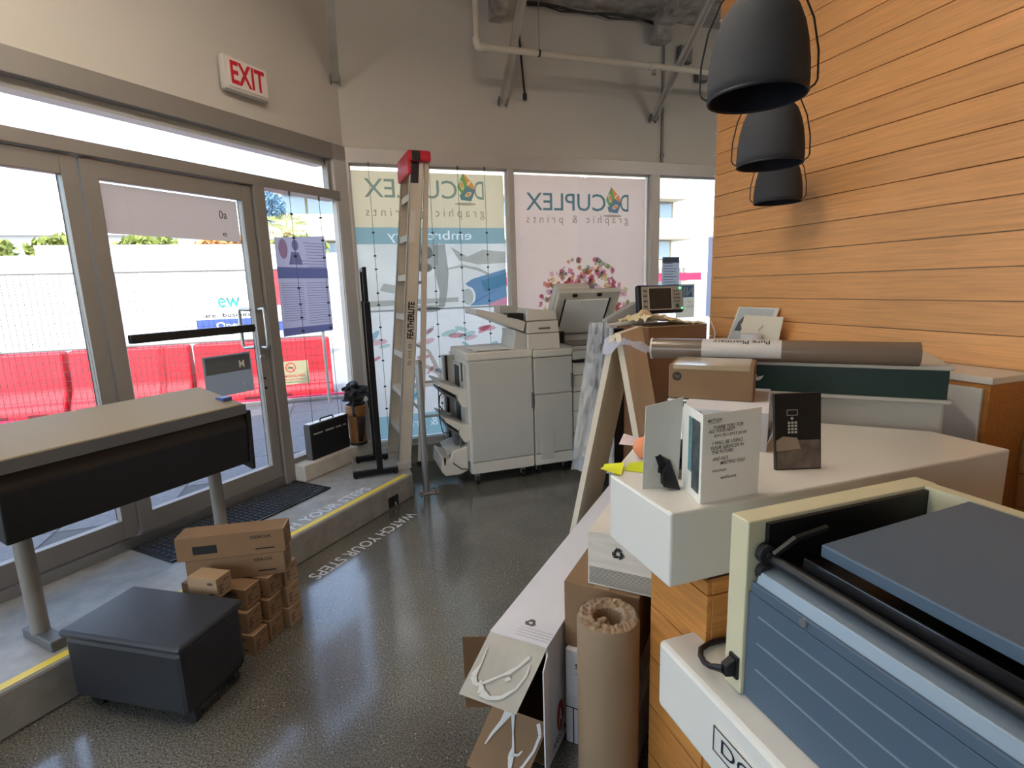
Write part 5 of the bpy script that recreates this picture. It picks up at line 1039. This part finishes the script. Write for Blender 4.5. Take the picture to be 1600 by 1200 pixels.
# wire mesh fence
def fence(x, L, lb, rz=0):
    t = thing('mesh_fence', lb, 'fence', (x, 7.3, ZS), rz, 'construction fence panels'); h = 1.75
    M_w = mat('fence wire', (70, 64, 66), .6, .3)
    for a in (0, L): obj('post', MB().cyl((a, 0, 0), (a, 0, h), .02, seg=8), M_alu_d, t)
    for z in (.1, .9, h): obj('rail', MB().cyl((0, 0, z), (L, 0, z), .012, seg=6), M_alu_d, t)
    q = MB(); s = .0022
    for i in range(int(L/.06)): xx = .06*i; q.box((xx-s, -s, .1), (xx+s, s, h))
    for k in range(int((h-.1)/.11)): z = .1+.11*k; q.box((0, -s, z-s), (L, s, z+s))
    obj('wire_mesh', q, M_w, t, kind='stuff')
fence(-4.6, 2.2, 'wire mesh fence panel farthest left outside'); fence(-2.35, 2.2, 'wire mesh fence panel in front of the red barriers by the door')
t = thing('no_smoking_sign', 'cream no smoking sign hung on the wire fence outside', 'sign', (-.58, 7.26, .43), math.radians(4))
obj('board', MB().box((-.215, -.004, 0), (.215, .004, .30)), mat('cream sign board', (170, 160, 126), .6), t)
q = MB(); o0 = (0, -.0055, .22)
for k in range(24):
    a, c = 2*PI*k/24, 2*PI*(k+1)/24; q.poly([Vector(o0)+Vector((r*math.cos(b_), 0, r*math.sin(b_))) for b_, r in ((a, .062), (c, .062), (c, .05), (a, .05))])
q.poly([Vector(o0)+Vector(v) for v in ((-.04, 0, .034), (-.034, 0, .04), (.04, 0, -.034), (.034, 0, -.04))])
text(q, 'NO SMOKING AREA', (-.16, -.0055, .095), (1, 0, 0), (0, 0, 1), .32, .03, .01); text(q, 'within this fence', (-.13, -.0055, .055), (1, 0, 0), (0, 0, 1), .26, .022)
obj('red_print', q, mat('sign red', (196, 60, 54), .6), t)
q = MB(); q.box((-.035, -.006, .21), (.03, -.0055, .222)); text(q, 'smoke free', (-.09, -.0055, .025), (1, 0, 0), (0, 0, 1), .18, .016); obj('dark_print', q, M_ink, t)
# hoarding with lettering
t = thing('site_hoarding', 'white site hoarding with coloured lettering across the road', 'hoarding', (-3.0, 12.5, 0))
obj('board', MB().box((-2.2, 0, ZS-.02), (2.6, .06, 2.55)), mat('hoarding white', (236, 236, 236), .6), t); obj('coping', MB().box((-2.2, -.02, 2.55), (2.6, .08, 2.62)), M_cop2, t)
q = MB(); text(q, 'ew', (.74, -.004, 1.34), (1, 0, 0), (0, 0, 1), .42, .2, .01); obj('lettering', q, mat('sign teal', (40, 150, 140), .6), t)
q = MB(); rect(q, (.3, -.003, .80), (1, 0, 0), (0, 0, 1), 0, 0, 1.15, .3); rect(q, (1.55, -.003, .80), (1, 0, 0), (0, 0, 1), 0, 0, .9, .2); obj('blue_band', q, mat('sign blue', (60, 84, 190), .6), t)
q = MB(); text(q, 'Open', (.66, -.006, .86), (1, 0, 0), (0, 0, 1), .5, .18, .02); obj('lettering', q, M_paper, t)
q = MB(); text(q, 'are  business', (.45, -.004, 1.14), (1, 0, 0), (0, 0, 1), .95, .09, .01); obj('lettering', q, M_ink, t)
q = MB(); rect(q, (1.5, -.003, 1.35), (1, 0, 0), (0, 0, 1), 0, 0, .7, .75); obj('red_panel', q, mat('sign red panel', (204, 60, 66), .6, var=.5, vscale=9), t)
# low white wall with hedge
struct('garden_wall', MB().box((-30, 15.0, 0), (0.6, 15.3, 2.6)), mat('white render', (232, 228, 220), .8))
M_leaf = mat('hedge leaf', (132, 140, 66), .8, var=.5, vscale=4); M_leaf2 = mat('blue green leaf', (96, 128, 150), .8, var=.5, vscale=3); M_leaf3 = mat('rust leaf', (190, 132, 76), .8, var=.4, vscale=3)
def foliage(c, sz, N, s, rr):
    q = MB()
    for k in range(N):
        while True:
            p = Vector((rr.uniform(-1, 1), rr.uniform(-1, 1), rr.uniform(-1, 1)))
            if p.length < 1: break
        p = Vector((c[0]+p.x*sz[0], c[1]+p.y*sz[1], c[2]+p.z*sz[2])); a = Vector((rr.uniform(-1, 1), rr.uniform(-1, 1), rr.uniform(-1, 1))).normalized(); d = a.orthogonal().normalized()
        q.poly([p-a*s, p+d*s*.4, p+a*s, p-d*s*.4])
    return q
rr = random.Random(2)
for i in range(6):
    x = -9.5+i*1.75
    t = thing('hedge_shrub', ['leafy shrub on the white garden wall, farthest left', 'second leafy shrub along the garden wall', 'third leafy shrub along the garden wall', 'fourth leafy shrub along the garden wall', 'rust coloured shrub on the garden wall beside the door post', 'leafy shrub on the garden wall nearest the palm'][i], 'shrub', (x, 15.85, 2.4), 0, 'shrubs along the garden wall')
    obj('foliage', foliage((0, 0, .35), (.84, .3, .38), 420, .13, rr), M_leaf3 if i == 4 else M_leaf, t, kind='stuff'); obj('stem', MB().cyl((0, 0, -2.4), (0, 0, .3), .05), M_kraft, t)
struct('side_street', MB().box((-40, -30, ZS-.3), (-4.0, -10, ZS-.02)), M_asph)
t = thing('street_tree', 'blue green leafy tree beyond the garden wall', 'tree', (-2.15, 22, 0)); obj('trunk', MB().cyl((0, 0, 0), (0, 0, 4.4), .09, .05), M_kraft, t); obj('crown', foliage((.1, 0, 4.75), (.75, .5, .6), 900, .1, rr), M_leaf2, t, kind='stuff')
# palm
t = thing('palm_tree', 'fan palm in front of the white building across the street', 'palm', (-1.25, 20, 0)); obj('trunk', MB().cyl((0, 0, 0), (0, 0, 3.6), .16, .12, 12), M_kraft, t)
M_palm = mat('palm frond', (168, 172, 84), .7)
for k in range(22):
    a = k*2.4; el = .9-.085*k; q = MB(); d = Vector((math.cos(a)*math.cos(el), math.sin(a)*math.cos(el), math.sin(el))); base = Vector((0, 0, 3.6)); tip = base+d*.5
    side = d.cross(Vector((0, 0, 1))).normalized() if abs(d.z) < .99 else Vector((1, 0, 0)); up = side.cross(d)
    q.tube([base, tip], .012, 5)
    for j in range(9):
        f_ = (j-4)/4*1.1; dd = (d*math.cos(f_)+side*math.sin(f_)).normalized(); e_ = tip+dd*.5+Vector((0, 0, -.08)); q.poly([tip, tip+dd*.28+up.cross(dd)*.025, e_, tip+dd*.28-up.cross(dd)*.025])
    obj('frond', q, M_palm, t)
# white building across the street
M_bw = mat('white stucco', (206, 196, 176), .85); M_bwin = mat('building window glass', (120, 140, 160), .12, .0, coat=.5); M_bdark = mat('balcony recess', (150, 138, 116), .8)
t = thing('white_building', 'white modernist building with window bands across the street', 'building', (8, 26, 0))
Y0 = 24.0
def bb(n_, lo, hi, m_, parent=None): return obj(n_, MB().box(lo, hi), m_, parent or t, world=True)
bb('upper_storey', (-1.6, Y0-.6, 5.62), (17.4, Y0+8, 6.75), M_bw); bb('roof_parapet', (1.0, Y0+.5, 6.75), (15.5, Y0+7, 7.3), M_bw)
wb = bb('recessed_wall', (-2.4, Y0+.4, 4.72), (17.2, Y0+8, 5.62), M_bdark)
for i in range(13):
    x = -2.1+1.48*i; w_ = bb('window', (x, Y0+.34, 4.8), (x+1.38, Y0+.42, 5.55), M_bwin, wb)
bb('spandrel', (-2.5, Y0-.3, 3.72), (18.2, Y0+8, 4.72), M_bw)
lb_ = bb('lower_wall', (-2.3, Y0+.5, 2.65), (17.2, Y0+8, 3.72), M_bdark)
for i in range(13):
    x = -2.1+1.48*i; bb('window', (x, Y0+.44, 2.75), (x+1.38, Y0+.52, 3.66), M_bwin, lb_)
for i in range(0, 13): bb('balcony_post', (-2.1+1.48*i-.03, Y0-.26, 2.6), (-2.1+1.48*i+.03, Y0-.2, 3.72), M_bw)
bb('balcony_slab', (-2.5, Y0-.4, 2.25), (18.4, Y0+8, 2.65), M_bw)
bb('ground_storey', (-2.4, Y0+.2, 0), (18.0, Y0+8, 2.25), mat('shop front cream', (224, 210, 190), .7))
bb('magenta_banner', (-.6, Y0-.45, 1.62), (18.4, Y0-.35, 2.0), mat('magenta banner', (150, 22, 70), .6)); 
for i in range(26): bb('awning_slat', (11.6+.25*i, Y0-.5, 2.02), (11.7+.25*i, Y0-.42, 2.6), M_cop)
for i in range(6): bb('shop_window', (3.0+2.5*i, Y0+.12, .3), (5.1+2.5*i, Y0+.22, 1.55), M_bwin)
t = thing('grey_building', 'plain grey building far left across the street', 'building', (-8, 34, 0)); bb('block', (-16, 31, 0), (-3.0, 40, 4.6), mat('grey render', (176, 174, 176), .85)); bb('roof_edge', (-16.2, 30.8, 4.6), (-2.8, 40, 4.8), M_cop)
for i in range(5): bb('window', (-15+2.3*i, 30.94, 2.4), (-13.6+2.3*i, 31.0, 3.8), M_bwin)
t = thing('roof_skylight', 'slanted blue glass roof light on the white building', 'skylight', (-2.0, 25, 4.72)); ds('glazing', MB().prism([(-2.9, 24.6, 4.72), (-1.6, 24.6, 4.72), (-1.6, 24.6, 6.3)], (0, 4, 0)), M_bwin, 0); ds('frame', MB().prism([(-2.98, 24.55, 4.72), (-2.9, 24.55, 4.72), (-1.6, 24.55, 6.3), (-1.6, 24.55, 6.4)], (0, .1, 0)), M_cop2, 0)
